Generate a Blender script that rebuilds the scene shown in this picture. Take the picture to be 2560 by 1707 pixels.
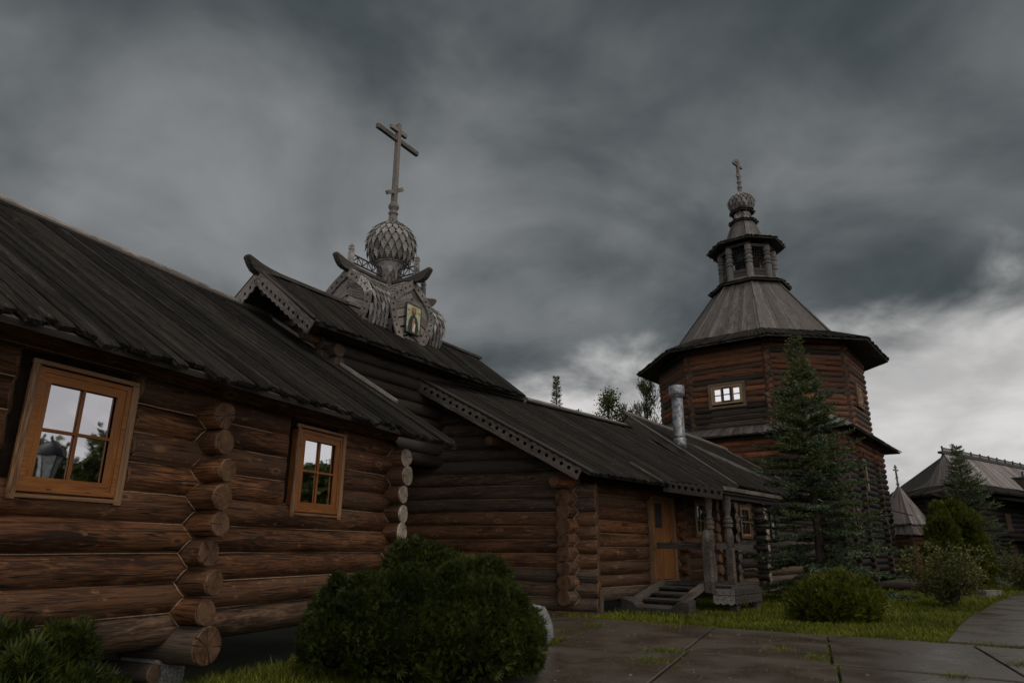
import bpy, math, random
from mathutils import Vector, Matrix, noise as mnoise
V = Vector
RND = random.Random(11)
for o in list(bpy.data.objects): bpy.data.objects.remove(o)
SC = bpy.context.scene
COL = SC.collection
rad = math.radians

# ------------------------------------------------------------------ camera
EYE = 1.45
PITCH, ROLL = rad(16.75), rad(0.45)
cd = bpy.data.cameras.new('camera'); cam = bpy.data.objects.new('camera', cd); COL.objects.link(cam)
cd.sensor_width = 36.0; cd.lens = 24.0; cd.clip_start = 0.05; cd.clip_end = 2000
_f = V((0, math.cos(PITCH), math.sin(PITCH))); _r = V((1, 0, 0)); _u = _r.cross(_f)
_r2 = _r*math.cos(ROLL)+_u*math.sin(ROLL); _u2 = -_r*math.sin(ROLL)+_u*math.cos(ROLL)
cam.matrix_world = Matrix(((_r2.x, _u2.x, -_f.x, 0), (_r2.y, _u2.y, -_f.y, 0), (_r2.z, _u2.z, -_f.z, EYE), (0, 0, 0, 1)))
SC.camera = cam

# ------------------------------------------------------------------ light
SUN_HEAD, SUN_EL = 135.0, 64.0          # compass heading (clockwise from +Y) and elevation
sl = bpy.data.lights.new('sun', 'SUN'); sl.energy = 1.15; sl.angle = rad(30); sl.color = (1.0, 0.93, 0.82)
so = bpy.data.objects.new('sun', sl); COL.objects.link(so); so.location = (30, -30, 40)
_sd = V((math.sin(rad(SUN_HEAD))*math.cos(rad(SUN_EL)), math.cos(rad(SUN_HEAD))*math.cos(rad(SUN_EL)), math.sin(rad(SUN_EL))))
so.rotation_euler = _sd.to_track_quat('Z', 'Y').to_euler()
W = bpy.data.worlds.new('World'); SC.world = W; W.use_nodes = True
nt = W.node_tree; nt.nodes.clear()
def N(tree, typ, **kw):
    n = tree.nodes.new(typ)
    for k, v in kw.items():
        if k.startswith('i_'):
            n.inputs[k[2:].replace('_', ' ')].default_value = v
        else: setattr(n, k, v)
    return n
def math_(tree, op, a, b=None, c=None, clamp=False):
    n = tree.nodes.new('ShaderNodeMath'); n.operation = op; n.use_clamp = clamp
    for i, x in enumerate((a, b, c)):
        if x is None: continue
        if isinstance(x, (int, float)): n.inputs[i].default_value = x
        else: tree.links.new(x, n.inputs[i])
    return n.outputs[0]
def vmath(tree, op, a, b=None):
    n = tree.nodes.new('ShaderNodeVectorMath'); n.operation = op
    for i, x in enumerate((a, b)):
        if x is None: continue
        if isinstance(x, (tuple, list)): n.inputs[i].default_value = x
        else: tree.links.new(x, n.inputs[i])
    return n.outputs['Value'] if op in ('DOT_PRODUCT', 'LENGTH') else n.outputs[0]
def mix(tree, f, a, b, typ='MIX'):
    n = tree.nodes.new('ShaderNodeMix'); n.data_type = 'RGBA'; n.blend_type = typ
    for k, x in (('Factor', f), ('A', a), ('B', b)):
        s = [q for q in n.inputs if q.name == k and q.type == ('VALUE' if k == 'Factor' else 'RGBA')][0]
        if isinstance(x, (int, float)): s.default_value = x
        elif isinstance(x, (tuple, list)): s.default_value = tuple(x)+((1,) if len(x) == 3 else ())
        else: tree.links.new(x, s)
    return [q for q in n.outputs if q.type == 'RGBA'][0]
def smooth(tree, x, a, b, lo=0., hi=1.):
    n = tree.nodes.new('ShaderNodeMapRange'); n.interpolation_type = 'SMOOTHSTEP'
    n.inputs['From Min'].default_value = a; n.inputs['From Max'].default_value = b
    n.inputs['To Min'].default_value = lo; n.inputs['To Max'].default_value = hi
    tree.links.new(x, n.inputs['Value']); return n.outputs[0]
def noise_(tree, vec, scale, detail=4, rough=.55, dist=0.):
    n = tree.nodes.new('ShaderNodeTexNoise'); n.inputs['Scale'].default_value = scale; n.inputs['Detail'].default_value = detail
    n.inputs['Roughness'].default_value = rough; n.inputs['Distortion'].default_value = dist
    tree.links.new(vec, n.inputs['Vector']); return n.outputs['Fac']
def sky():
    t = nt; tc = N(t, 'ShaderNodeTexCoord'); d = vmath(t, 'NORMALIZE', tc.outputs['Generated'])
    sx = N(t, 'ShaderNodeSeparateXYZ'); t.links.new(d, sx.inputs[0]); X, Y, Z = sx.outputs
    # project the cloud deck on a flat ceiling so that it foreshortens towards the horizon
    den = math_(t, 'ADD', math_(t, 'MAXIMUM', Z, 0.0), 0.34)
    cb = N(t, 'ShaderNodeCombineXYZ')
    t.links.new(math_(t, 'DIVIDE', X, den), cb.inputs[0]); t.links.new(math_(t, 'DIVIDE', Y, den), cb.inputs[1])
    cv = vmath(t, 'ADD', cb.outputs[0], (3.1, 5.3, 0.4))
    big = noise_(t, cv, 0.95, 3, .5, .5); mid = noise_(t, cv, 2.1, 5, .52, .4); fin = noise_(t, cv, 5.2, 5, .55, .35)
    # height of the cloud edge: higher to the right and behind
    edge = math_(t, 'ADD', math_(t, 'MULTIPLY_ADD', X, 0.17, 0.215), math_(t, 'MULTIPLY', math_(t, 'MAXIMUM', math_(t, 'MULTIPLY', Y, -1.0), 0.0), 0.46))
    q = math_(t, 'SUBTRACT', edge, Z)
    q = math_(t, 'ADD', q, math_(t, 'MULTIPLY', math_(t, 'SUBTRACT', mid, 0.5), 0.24))
    q = math_(t, 'ADD', q, math_(t, 'MULTIPLY', math_(t, 'SUBTRACT', big, 0.5), 0.10))
    q = math_(t, 'ADD', q, math_(t, 'MULTIPLY', math_(t, 'SUBTRACT', fin, 0.5), 0.10))
    br = smooth(t, q, -0.045, 0.055)
    vd = math_(t, 'ADD', math_(t, 'MULTIPLY', mid, .95), math_(t, 'MULTIPLY', big, .65))
    vd = math_(t, 'ADD', vd, math_(t, 'MULTIPLY', fin, .26))
    vd = math_(t, 'ADD', vd, smooth(t, X, 0.05, -0.55, 0.0, 0.06))
    deckv = smooth(t, vd, 0.66, 1.40)
    deck = mix(t, deckv, (0.044, 0.057, 0.061), (0.265, 0.275, 0.282))
    lowv = smooth(t, math_(t, 'ADD', math_(t, 'MULTIPLY', mid, .6), math_(t, 'MULTIPLY', fin, .25)), 0.30, 0.56)
    low = mix(t, lowv, (0.45, 0.442, 0.438), (0.72, 0.708, 0.70))
    # the sky is clearing behind the viewer
    bk = smooth(t, Y, 0.0, -0.50, 0.0, 1.0)
    low = mix(t, bk, low, (1.05, 1.04, 1.03))
    cl = mix(t, br, deck, low)
    sk = N(t, 'ShaderNodeTexSky'); sk.sky_type = 'NISHITA'; sk.sun_disc = False
    sk.sun_elevation = rad(SUN_EL); sk.sun_rotation = rad(SUN_HEAD)
    skc = mix(t, 1.0, sk.outputs[0], (0.05, 0.05, 0.05), 'MULTIPLY')
    out = mix(t, 0.97, skc, cl)
    bg = N(t, 'ShaderNodeBackground'); t.links.new(out, bg.inputs[0]); bg.inputs[1].default_value = 1.0
    wo = N(t, 'ShaderNodeOutputWorld'); t.links.new(bg.outputs[0], wo.inputs[0])
sky()
SC.view_settings.view_transform = 'Standard'; SC.view_settings.look = 'None'
SC.view_settings.gamma = 1.0; SC.view_settings.exposure = 0.0; SC.view_settings.use_curve_mapping = False
SC.render.resolution_x = 1024; SC.render.resolution_y = 682

# ------------------------------------------------------------------ materials
def newmat(name):
    m = bpy.data.materials.new(name); m.use_nodes = True
    t = m.node_tree; b = t.nodes['Principled BSDF']; return m, t, b
def setc(t, sock, x):
    if isinstance(x, (tuple, list)): sock.default_value = tuple(x)+((1,) if len(x) == 3 else ())
    else: t.links.new(x, sock)
def bump(t, b, h, strength=.4, dist=.01):
    n = N(t, 'ShaderNodeBump'); n.inputs['Strength'].default_value = strength; n.inputs['Distance'].default_value = dist
    t.links.new(h, n.inputs['Height']); t.links.new(n.outputs[0], b.inputs['Normal'])
def scaled(t, vec, s):
    n = N(t, 'ShaderNodeMapping'); n.inputs['Scale'].default_value = s; t.links.new(vec, n.inputs['Vector']); return n.outputs[0]
def objvec(t):
    tc = N(t, 'ShaderNodeTexCoord'); oi = N(t, 'ShaderNodeObjectInfo')
    cb = N(t, 'ShaderNodeCombineXYZ')
    for i in range(3): t.links.new(math_(t, 'MULTIPLY', oi.outputs['Random'], 37.0+11*i), cb.inputs[i])
    return tc.outputs['Object'], vmath(t, 'ADD', tc.outputs['Object'], cb.outputs[0]), oi.outputs['Random']
def wood(name, dark, light, alt=None, rough=.8, var=.35, grain=1.0, patch=0.5, bs=.5, patchcol=None, spec=.3, cracks=0., knots=0.):
    """weathered timber, grain along the object's own Y"""
    m, t, b = newmat(name); ov, v, rn = objvec(t)
    n1 = noise_(t, scaled(t, v, (7*grain, .55, 7*grain)), 1.0, 4, .6, .4)
    fig = math_(t, 'SINE', math_(t, 'MULTIPLY', n1, 58.0))
    n2 = noise_(t, scaled(t, v, (70*grain, 2.2, 70*grain)), 1.0, 3, .65)
    n3 = noise_(t, scaled(t, v, (2.2, .7, 2.2)), 1.0, 4, .6)
    n4 = noise_(t, scaled(t, v, (14, 5, 14)), 1.0, 3, .6)
    f = math_(t, 'ADD', math_(t, 'MULTIPLY', fig, .14), math_(t, 'MULTIPLY', n2, .85))
    f = math_(t, 'ADD', f, math_(t, 'MULTIPLY', math_(t, 'SUBTRACT', n3, .5), .9*patch*2))
    f = smooth(t, f, .12, .85)
    c = mix(t, f, dark, light)
    if alt:
        c = mix(t, math_(t, 'MULTIPLY', smooth(t, math_(t, 'ADD', math_(t, 'MULTIPLY', n3, .8), math_(t, 'MULTIPLY', math_(t, 'FRACT', math_(t, 'MULTIPLY', rn, 7.3)), .35)), .42, .75), .85), c, alt)
    if patchcol:
        c = mix(t, smooth(t, n4, .60, .74, 0, .6), c, patchcol)
    ck_ = None
    if cracks:
        n6 = noise_(t, scaled(t, v, (16, .33, 16)), 1.0, 2, .5, .25)
        ck_ = math_(t, 'MULTIPLY', smooth(t, math_(t, 'ABSOLUTE', math_(t, 'SUBTRACT', n6, .5)), .020, .004), smooth(t, n3, .38, .52))
        c = mix(t, math_(t, 'MULTIPLY', ck_, cracks), c, (.006, .004, .003))
    if knots:
        vo = N(t, 'ShaderNodeTexVoronoi'); vo.inputs['Scale'].default_value = 1.0; t.links.new(scaled(t, v, (3.4, 1.5, 3.4)), vo.inputs['Vector'])
        dd = vo.outputs['Distance']
        c = mix(t, smooth(t, dd, .20, .09, 0, .55*knots), c, (.30, .15, .07)); c = mix(t, smooth(t, dd, .095, .05, 0, .9*knots), c, (.022, .010, .006))
    k = math_(t, 'MULTIPLY_ADD', rn, var*2, 1.0-var)
    cb = N(t, 'ShaderNodeCombineColor')
    for i in range(3): t.links.new(k, cb.inputs[i])
    c = mix(t, 1.0, c, cb.outputs[0], 'MULTIPLY')
    setc(t, b.inputs['Base Color'], c)
    t.links.new(smooth(t, n3, .3, .7, rough-.12, min(1, rough+.1)), b.inputs['Roughness'])
    b.inputs['Specular IOR Level'].default_value = spec
    h = math_(t, 'ADD', math_(t, 'MULTIPLY', n2, .7), math_(t, 'MULTIPLY', fig, .12))
    h = math_(t, 'ADD', h, math_(t, 'MULTIPLY', n4, .5))
    if ck_ is not None: h = math_(t, 'SUBTRACT', h, math_(t, 'MULTIPLY', ck_, 1.2))
    bump(t, b, h, bs, .012)
    return m
def endgrain(name, dark, light):
    m, t, b = newmat(name); ov, v, rn = objvec(t)
    s = N(t, 'ShaderNodeSeparateXYZ'); t.links.new(ov, s.inputs[0])
    fl = N(t, 'ShaderNodeCombineXYZ'); t.links.new(s.outputs[0], fl.inputs[0]); t.links.new(s.outputs[2], fl.inputs[2])
    n = noise_(t, v, 9, 3); r = math_(t, 'ADD', vmath(t, 'LENGTH', fl.outputs[0]), math_(t, 'MULTIPLY', n, .03))
    ring = math_(t, 'MULTIPLY_ADD', math_(t, 'SINE', math_(t, 'MULTIPLY', r, 420.0)), .5, .5)
    ang = math_(t, 'ARCTAN2', s.outputs[0], s.outputs[2])
    ac = N(t, 'ShaderNodeCombineXYZ'); t.links.new(math_(t, 'MULTIPLY', ang, 3.0), ac.inputs[0]); t.links.new(math_(t, 'MULTIPLY', rn, 90.0), ac.inputs[1])
    an = noise_(t, ac.outputs[0], 2.2, 2, .5)
    crack = smooth(t, an, .62, .68)
    n5 = noise_(t, v, 7, 5, .65)
    f = math_(t, 'ADD', math_(t, 'MULTIPLY', ring, .25), math_(t, 'MULTIPLY', n5, .9))
    c = mix(t, smooth(t, f, .25, .8), dark, light)
    c = mix(t, math_(t, 'MULTIPLY', crack, .85), c, (0.012, 0.008, 0.006))
    setc(t, b.inputs['Base Color'], c); b.inputs['Roughness'].default_value = .9; b.inputs['Specular IOR Level'].default_value = .15
    bump(t, b, math_(t, 'SUBTRACT', math_(t, 'ADD', math_(t, 'MULTIPLY', ring, .3), math_(t, 'MULTIPLY', n5, .8)), math_(t, 'MULTIPLY', crack, 1.5)), .9, .015)
    return m
def plain(name, col, rough=.7, metal=0., nscale=8, amount=.3, bs=.15):
    m, t, b = newmat(name); ov, v, rn = objvec(t)
    n = noise_(t, v, nscale, 5, .6)
    c = mix(t, smooth(t, n, .3, .7), tuple(x*(1-amount) for x in col), tuple(x*(1+amount) for x in col))
    setc(t, b.inputs['Base Color'], c); b.inputs['Roughness'].default_value = rough; b.inputs['Metallic'].default_value = metal
    if rough > .9: b.inputs['Specular IOR Level'].default_value = 0.0
    bump(t, b, n, bs, .01); return m
def leafmat(name, dark, light, scale=6, trans=.25, rough=.6):
    m, t, b = newmat(name); ov, v, rn = objvec(t)
    g = N(t, 'ShaderNodeNewGeometry')
    n = noise_(t, ov, scale, 3, .6); n2 = noise_(t, ov, scale*.28, 2, .5)
    f = math_(t, 'ADD', math_(t, 'MULTIPLY', n, .5), math_(t, 'ADD', math_(t, 'MULTIPLY', n2, .5), math_(t, 'MULTIPLY', g.outputs['Random Per Island'], .35)))
    c = mix(t, smooth(t, f, .42, .95), dark, light)
    setc(t, b.inputs['Base Color'], c); b.inputs['Roughness'].default_value = rough
    b.inputs['Specular IOR Level'].default_value = .25
    tr = N(t, 'ShaderNodeBsdfTranslucent'); setc(t, tr.inputs[0], c)
    mx = N(t, 'ShaderNodeMixShader'); mx.inputs[0].default_value = trans
    t.links.new(b.outputs[0], mx.inputs[1]); t.links.new(tr.outputs[0], mx.inputs[2])
    t.links.new(mx.outputs[0], t.nodes['Material Output'].inputs[0]); return m
MT = {}
MT['log'] = wood('log_brown', (.032, .0125, .005), (.275, .105, .038), alt=(.062, .034, .019), var=.34, patch=1.0, patchcol=(.32, .165, .083), rough=.7, cracks=.9, knots=.8)
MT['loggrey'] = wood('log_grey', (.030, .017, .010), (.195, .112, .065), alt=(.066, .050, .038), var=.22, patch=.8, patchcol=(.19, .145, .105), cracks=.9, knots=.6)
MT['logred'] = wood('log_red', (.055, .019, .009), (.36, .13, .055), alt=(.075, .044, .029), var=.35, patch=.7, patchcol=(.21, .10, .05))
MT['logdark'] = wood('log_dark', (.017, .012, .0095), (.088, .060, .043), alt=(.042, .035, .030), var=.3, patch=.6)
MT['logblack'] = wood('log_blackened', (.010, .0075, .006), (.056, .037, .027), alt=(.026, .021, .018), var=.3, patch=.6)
MT['greymid'] = wood('weathered_brown_wood', (.040, .031, .025), (.19, .15, .125), alt=(.09, .072, .06), var=.25, patch=.7)
MT['end'] = endgrain('log_end_grain', (.040, .022, .013), (.190, .105, .060))
MT['endpale'] = endgrain('log_end_pale', (.13, .10, .072), (.44, .36, .28))
MT['enddark'] = endgrain('log_end_dark', (.035, .022, .016), (.13, .085, .058))
MT['roof'] = wood('roof_plank', (.0095, .0082, .007), (.054, .047, .041), alt=(.024, .0205, .0175), var=.48, rough=.9, patch=.8, patchcol=(.105, .092, .082), bs=.8, cracks=.9, spec=.08)
MT['roofgrey'] = wood('roof_plank_grey', (.050, .043, .040), (.225, .198, .186), alt=(.10, .087, .081), var=.3, rough=.75, patch=.6, bs=.6)
MT['roofpale'] = wood('roof_plank_pale', (.095, .083, .079), (.42, .37, .355), alt=(.20, .172, .163), var=.3, rough=.85, patch=.6, bs=.6, spec=.1)
MT['grey'] = wood('weathered_grey_wood', (.095, .082, .075), (.40, .35, .318), alt=(.19, .16, .145), var=.25, patch=.6, rough=.8)
MT['greydark'] = wood('weathered_dark_wood', (.026, .022, .019), (.12, .103, .09), alt=(.06, .05, .045), var=.25, patch=.6)
MT['shingle'] = wood('shingle_wood', (.11, .098, .092), (.58, .535, .51), alt=(.16, .142, .135), var=.55, patch=.5, grain=.8)
MT['trim'] = wood('pine_trim', (.12, .055, .026), (.40, .23, .12), alt=(.30, .16, .08), var=.12, patch=.4, rough=.6)
MT['frame'] = wood('varnished_frame', (.20, .068, .018), (.35, .135, .038), var=.06, patch=.35, grain=2, rough=.5, bs=.12, spec=.25)
MT['yellow'] = wood('pale_frame', (.24, .15, .075), (.42, .28, .15), var=.1, patch=.2, rough=.6)
MT['door'] = wood('door_board', (.24, .085, .025), (.42, .18, .062), var=.1, patch=.4, rough=.55, bs=.25)
MT['redboard'] = wood('reddish_board', (.075, .036, .019), (.25, .135, .075), alt=(.15, .11, .085), var=.2, patch=.6)
MT['chink'] = plain('caulk', (.30, .21, .145), .95, nscale=30)
MT['core'] = plain('dark_core', (.030, .021, .016), .95)
MT['metal'] = plain('galvanized_metal', (.24, .24, .25), .5, .7, 7, .55, .3)
MT['metaldk'] = plain('dark_metal', (.03, .032, .035), .5, .3)
def glassmat():
    m, t, b = newmat('window_glass'); ov, v, rn = objvec(t)
    n = noise_(t, v, 2.2, 2)
    b.inputs['Base Color'].default_value = (.74, .73, .77, 1); b.inputs['Metallic'].default_value = 1.0; b.inputs['Roughness'].default_value = .02
    bump(t, b, n, .06, .02); return m
MT['glass'] = glassmat()
def glassdark():
    m, t, b = newmat('dark_glass'); b.inputs['Base Color'].default_value = (.018, .022, .020, 1); b.inputs['Roughness'].default_value = .05
    b.inputs['Specular IOR Level'].default_value = .8; return m
MT['glassdk'] = glassdark()
MT['lampglass'] = plain('frosted_glass', (.5, .52, .52), .3)
# ------------------------------------------------------------------ helpers
class MB:
    def __init__(s): s.v = []; s.f = []; s.m = []
    def add(s, vs, fs, mi=0):
        o = len(s.v); s.v += [tuple(p) for p in vs]
        for f in fs: s.f.append(tuple(i+o for i in f)); s.m.append(mi)
    def box(s, x0, x1, y0, y1, z0, z1, mi=0):
        s.add([(x0, y0, z0), (x1, y0, z0), (x1, y1, z0), (x0, y1, z0), (x0, y0, z1), (x1, y0, z1), (x1, y1, z1), (x0, y1, z1)],
              [(0, 3, 2, 1), (4, 5, 6, 7), (0, 1, 5, 4), (1, 2, 6, 5), (2, 3, 7, 6), (3, 0, 4, 7)], mi)
    def obox(s, p0, p1, w, t, up=(0, 0, 1), mi=0):
        M = frame(p0, p1, up); L = (V(p1)-V(p0)).length
        c = [M @ V((x*w/2, y*L, z*t/2)) for x, y, z in ((-1, 0, -1), (1, 0, -1), (1, 1, -1), (-1, 1, -1), (-1, 0, 1), (1, 0, 1), (1, 1, 1), (-1, 1, 1))]
        s.add(c, [(0, 3, 2, 1), (4, 5, 6, 7), (0, 1, 5, 4), (1, 2, 6, 5), (2, 3, 7, 6), (3, 0, 4, 7)], mi)
    def tube(s, pts, rs, n=8, mi=0, caps=True):
        pts = [V(p) for p in pts]; rs = rs if isinstance(rs, (list, tuple)) else [rs]*len(pts); vs = []; fs = []
        for i, p in enumerate(pts):
            d = (pts[min(i+1, len(pts)-1)]-pts[max(i-1, 0)]).normalized()
            a = d.orthogonal().normalized() if i == 0 else (a-d*a.dot(d)).normalized()
            b = d.cross(a)
            for k in range(n):
                q = 2*math.pi*k/n; vs.append(p+(a*math.cos(q)+b*math.sin(q))*rs[i])
        for i in range(len(pts)-1):
            for k in range(n): fs.append((i*n+k, i*n+(k+1) % n, (i+1)*n+(k+1) % n, (i+1)*n+k))
        if caps: fs.append(tuple(range(n-1, -1, -1))); fs.append(tuple(range((len(pts)-1)*n, len(pts)*n)))
        s.add(vs, fs, mi)
    def lathe(s, prof, n=20, c=(0, 0), mi=0, rot=0., caps=True):
        vs = []; fs = []
        for r, z in prof:
            for k in range(n):
                q = 2*math.pi*k/n+rot; vs.append((c[0]+r*math.sin(q), c[1]+r*math.cos(q), z))
        for i in range(len(prof)-1):
            for k in range(n): fs.append((i*n+(k+1) % n, i*n+k, (i+1)*n+k, (i+1)*n+(k+1) % n))
        if caps: fs.append(tuple(range(n))); fs.append(tuple(range(len(prof)*n-1, (len(prof)-1)*n-1, -1)))
        s.add(vs, fs, mi)
    def mesh(s, name):
        me = bpy.data.meshes.new(name); me.from_pydata(s.v, [], s.f); me.polygons.foreach_set('material_index', s.m); me.update(); return me
def frame(p0, p1, up=(0, 0, 1)):
    p0, p1, up = V(p0), V(p1), V(up); y = (p1-p0).normalized(); x = y.cross(up)
    if x.length < 1e-5: x = y.orthogonal()
    x.normalize(); z = x.cross(y)
    return Matrix(((x.x, y.x, z.x, p0.x), (x.y, y.y, z.y, p0.y), (x.z, y.z, z.z, p0.z), (0, 0, 0, 1)))
def mk(name, me, mats=None, par=None, M=None, smooth_=False):
    if isinstance(me, MB): me = me.mesh(name)
    o = bpy.data.objects.new(name, me); COL.objects.link(o)
    if mats is not None:
        for x in (mats if isinstance(mats, (list, tuple)) else [mats]): me.materials.append(MT[x] if isinstance(x, str) else x)
    if smooth_: me.polygons.foreach_set('use_smooth', [True]*len(me.polygons))
    if par is not None: o.parent = par
    if M is not None: o.matrix_basis = M
    return o
def tag(o, label, cat, group=None):
    o['label'] = label; o['category'] = cat
    if group: o['group'] = group
    return o
def root(name, label, cat, loc, head=0., group=None):
    o = bpy.data.objects.new(name, None); COL.objects.link(o); o.location = loc; o.rotation_euler = (0, 0, -rad(head)); o.empty_display_size = .3
    return tag(o, label, cat, group)
def setting(name, mb, mats, M=None, kind='structure'):
    o = mk(name, mb, mats, None, M); o['kind'] = kind; return o
def log(par, p0, p1, r, mats=('log', 'end'), r1=None, cut0=0., cut1=0., n=14, name='log', rnd=RND, sm=True):
    """a round log with its grain along Y; cut = slanted dressing of the outward (+X) half of an end"""
    p0, p1 = V(p0), V(p1); L = (p1-p0).length; r1 = r if r1 is None else r1
    ns = max(2, int(L/.55)); ch = min(.018, L*.1); mb = MB(); vs = []; fs = []; ms = []
    ys = [0, ch]+[L*i/ns for i in range(1, ns)]+[L-ch, L]
    ph = rnd.uniform(0, 9); s = rnd.uniform(.7, 1.3); m_ = len(ys)
    for j, y in enumerate(ys):
        rr = r+(r1-r)*y/L; rr *= 1+.018*math.sin(y*2.1*s+ph)
        if j in (0, len(ys)-1): rr *= .93
        bx, bz = .007*math.sin(y*1.3*s+ph*2), .009*math.sin(y*.9*s+ph*3)
        for k in range(n):
            q = 2*math.pi*k/n; lump = 1+.028*math.sin(2*q+ph)+.018*math.sin(3*q+y*1.1+ph)
            x, z = rr*lump*math.cos(q)+bx, rr*lump*math.sin(q)+bz; yy = y
            if j == m_-1: yy += .02*math.sin(q+ph)+.006*math.sin(3*q+ph*2)
            if cut0 and j < 2: yy = y+max(0, x-.01)*cut0
            if cut1 and j >= len(ys)-2: yy = y-max(0, x-.01)*cut1
            vs.append((x, yy, z))
    m = len(ys)
    for i in range(m-1):
        for k in range(n): fs.append((i*n+(k+1) % n, i*n+k, (i+1)*n+k, (i+1)*n+(k+1) % n)); ms.append(1 if i in (0, m-2) else 0)
    fs.append(tuple(range(n))); ms.append(1); fs.append(tuple(range(m*n-1, (m-1)*n-1, -1))); ms.append(1)
    me = bpy.data.meshes.new(name); me.from_pydata(vs, [], fs); me.polygons.foreach_set('material_index', ms)
    me.polygons.foreach_set('use_smooth', [len(f) == 4 for f in fs]); me.update()
    return mk(name, me, mats, par, frame(p0, p1))
def plank(par, p0, p1, nrm, w0, w1, t, mat, name='plank', rag=0., rnd=RND, worn=True):
    """a board from p0 to p1 (grain along Y), w0 wide at p0 and w1 at p1, its face towards nrm"""
    p0, p1 = V(p0), V(p1); L = (p1-p0).length; M = frame(p0, p1, nrm)
    mb = MB(); a = rnd.uniform(-rag, rag); b2 = rnd.uniform(-rag*.35, rag*.35); c = rnd.uniform(-.004, .004); 
    mid = L*rnd.uniform(.35, .65); bow = rnd.uniform(-.008, .008) if worn else 0
    vs = []
    for y, w, dz, tt in ((a, w0, 0, t*.8), (min(a+.06, L*.1+a), w0, 0, t), (mid, (w0+w1)/2, bow, t), (L, w1, 0, t)):
        for x, z in ((-.5, 0), (.5, 0), (.5, 1), (-.5, 1)):
            yy = y+(b2*x*2 if y < L*.15 else 0)
            vs.append((x*w, yy, z*tt+dz+c*x*2))
    fs = [(0, 1, 2, 3), (15, 14, 13, 12)]
    for i in range(3):
        for k in range(4): fs.append((i*4+(k+1) % 4, i*4+k, (i+1)*4+k, (i+1)*4+(k+1) % 4))
    mb.add(vs, fs)
    return mk(name, mb, mat, par, M)
def lerp(a, b, t): return V(a)+(V(b)-V(a))*t
def roof_side(par, e0, e1, r0, r1, n, mat, thick=.04, rag=.06, gap=.012, alt=.022, gape=0., name='roof', rnd=RND, deckmat='greydark', deckt=.06):
    """one roof slope: a deck under n separate planks that run from the eave e0-e1 up to r0-r1"""
    e0, e1, r0, r1 = V(e0), V(e1), V(r0), V(r1)
    nr = (e1-e0).cross(((r0+r1)-(e0+e1))).normalized()
    if nr.z < 0: nr = -nr
    d = MB(); up = [(lerp(p, q, .012)-nr*.004) for p, q in ((e0, r0), (e1, r1))]+[r1-nr*.004, r0-nr*.004]
    lo = [p-nr*deckt for p in up]
    d.add(up+lo, [(0, 1, 2, 3), (7, 6, 5, 4), (0, 4, 5, 1), (1, 5, 6, 2), (2, 6, 7, 3), (3, 7, 4, 0)])
    deck = mk(name, d, deckmat, par)
    we, wr = (e1-e0).length/n, (r1-r0).length/n
    for i in range(n):
        t = (i+.5)/n; j = rnd.uniform(-.06, .06)/n
        lf = rnd.uniform(0, alt*1.0); p = lerp(e0, e1, t+j)+nr*(rnd.uniform(0, .006)+lf); q = lerp(r0, r1, t+j)+nr*(rnd.uniform(0, .005)+lf)
        ov = rnd.uniform(.98, 1.14)
        plank(deck, p, q, nr, max(.03, we*ov-gap-gape), max(.012, wr*ov-gap), thick, mat, rag=rag, rnd=rnd)
    return deck
def holed(mapf, L, w, pitch, hr, t, n=12, scal=.03, top=0., pad=0., hoff=.14):
    """board of length L (s) and width w (c) with a row of round holes; mapf(s, c, d) -> point; toothed lower edge"""
    mb = MB(); k = max(1, int((L-2*pad)/pitch)); pitch = (L-2*pad)/k
    hc = -w*hoff
    def low(s): return -w/2-scal*(.5+.5*math.cos(2*math.pi*(s-pad)/pitch+math.pi))-scal*.35*(.5+.5*math.cos(8*math.pi*(s-pad)/pitch))
    q = max(2, n//3)
    for i in range(k):
        s0 = pad+i*pitch; s1 = s0+pitch; sc = (s0+s1)/2; lo, hi = -w/2, w/2
        A = [(s1, hc+(hi-hc)*j/q) for j in range(q)]+[(s1+(s0-s1)*j/(2*q), hi) for j in range(2*q)]+[(s0, hi+(lo-hi)*j/(2*q)) for j in range(2*q)]
        A += [(s0+(s1-s0)*j/(2*q), lo) for j in range(2*q)]+[(s1, lo+(hc-lo)*j/q) for j in range(q)]
        B = []
        for a, c in A:
            d = math.hypot(a-sc, c-hc); B.append((sc+hr*(a-sc)/d, hc+hr*(c-hc)/d))
        A = [(a, low(a) if c <= lo+1e-6 else c) for a, c in A]
        m = len(A); vs = []
        for d in (0, t):
            for P in (A, B): vs += [mapf(a, c, d) for a, c in P]
        fs = []
        for j in range(m):
            j2 = (j+1) % m
            fs += [(j, j2, m+j2, m+j), (2*m+j2, 2*m+j, 3*m+j, 3*m+j2), (m+j, m+j2, 3*m+j2, 3*m+j), (j2, j, 2*m+j, 2*m+j2)]
        mb.add(vs, fs)
    return mb
def bargeboard(par, p0, p1, w, t, nrm, mat, pitch=.17, hr=.045, name='bargeboard', scal=.03):
    M = frame(p0, p1, nrm); L = (V(p1)-V(p0)).length
    # local Y along the board, X across (down), Z out
    mb = holed(lambda s, c, d: (-c, s, d), L, w, pitch, hr, t, scal=scal)
    return mk(name, mb, mat, par, M)
def tails(par, x0, x1, y, zs, r, mats, dirv=None, rnd=RND, n=14, jit=.03):
    for z in zs:
        rr = r*rnd.uniform(.88, 1.08); yy = y+rnd.uniform(-.022, .022)
        log(par, (x0, yy, z), (x1+rnd.uniform(-jit, jit)*1.5, yy+rnd.uniform(-.012, .012), z+rnd.uniform(-.008, .008)), rr, mats, n=n)
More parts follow.
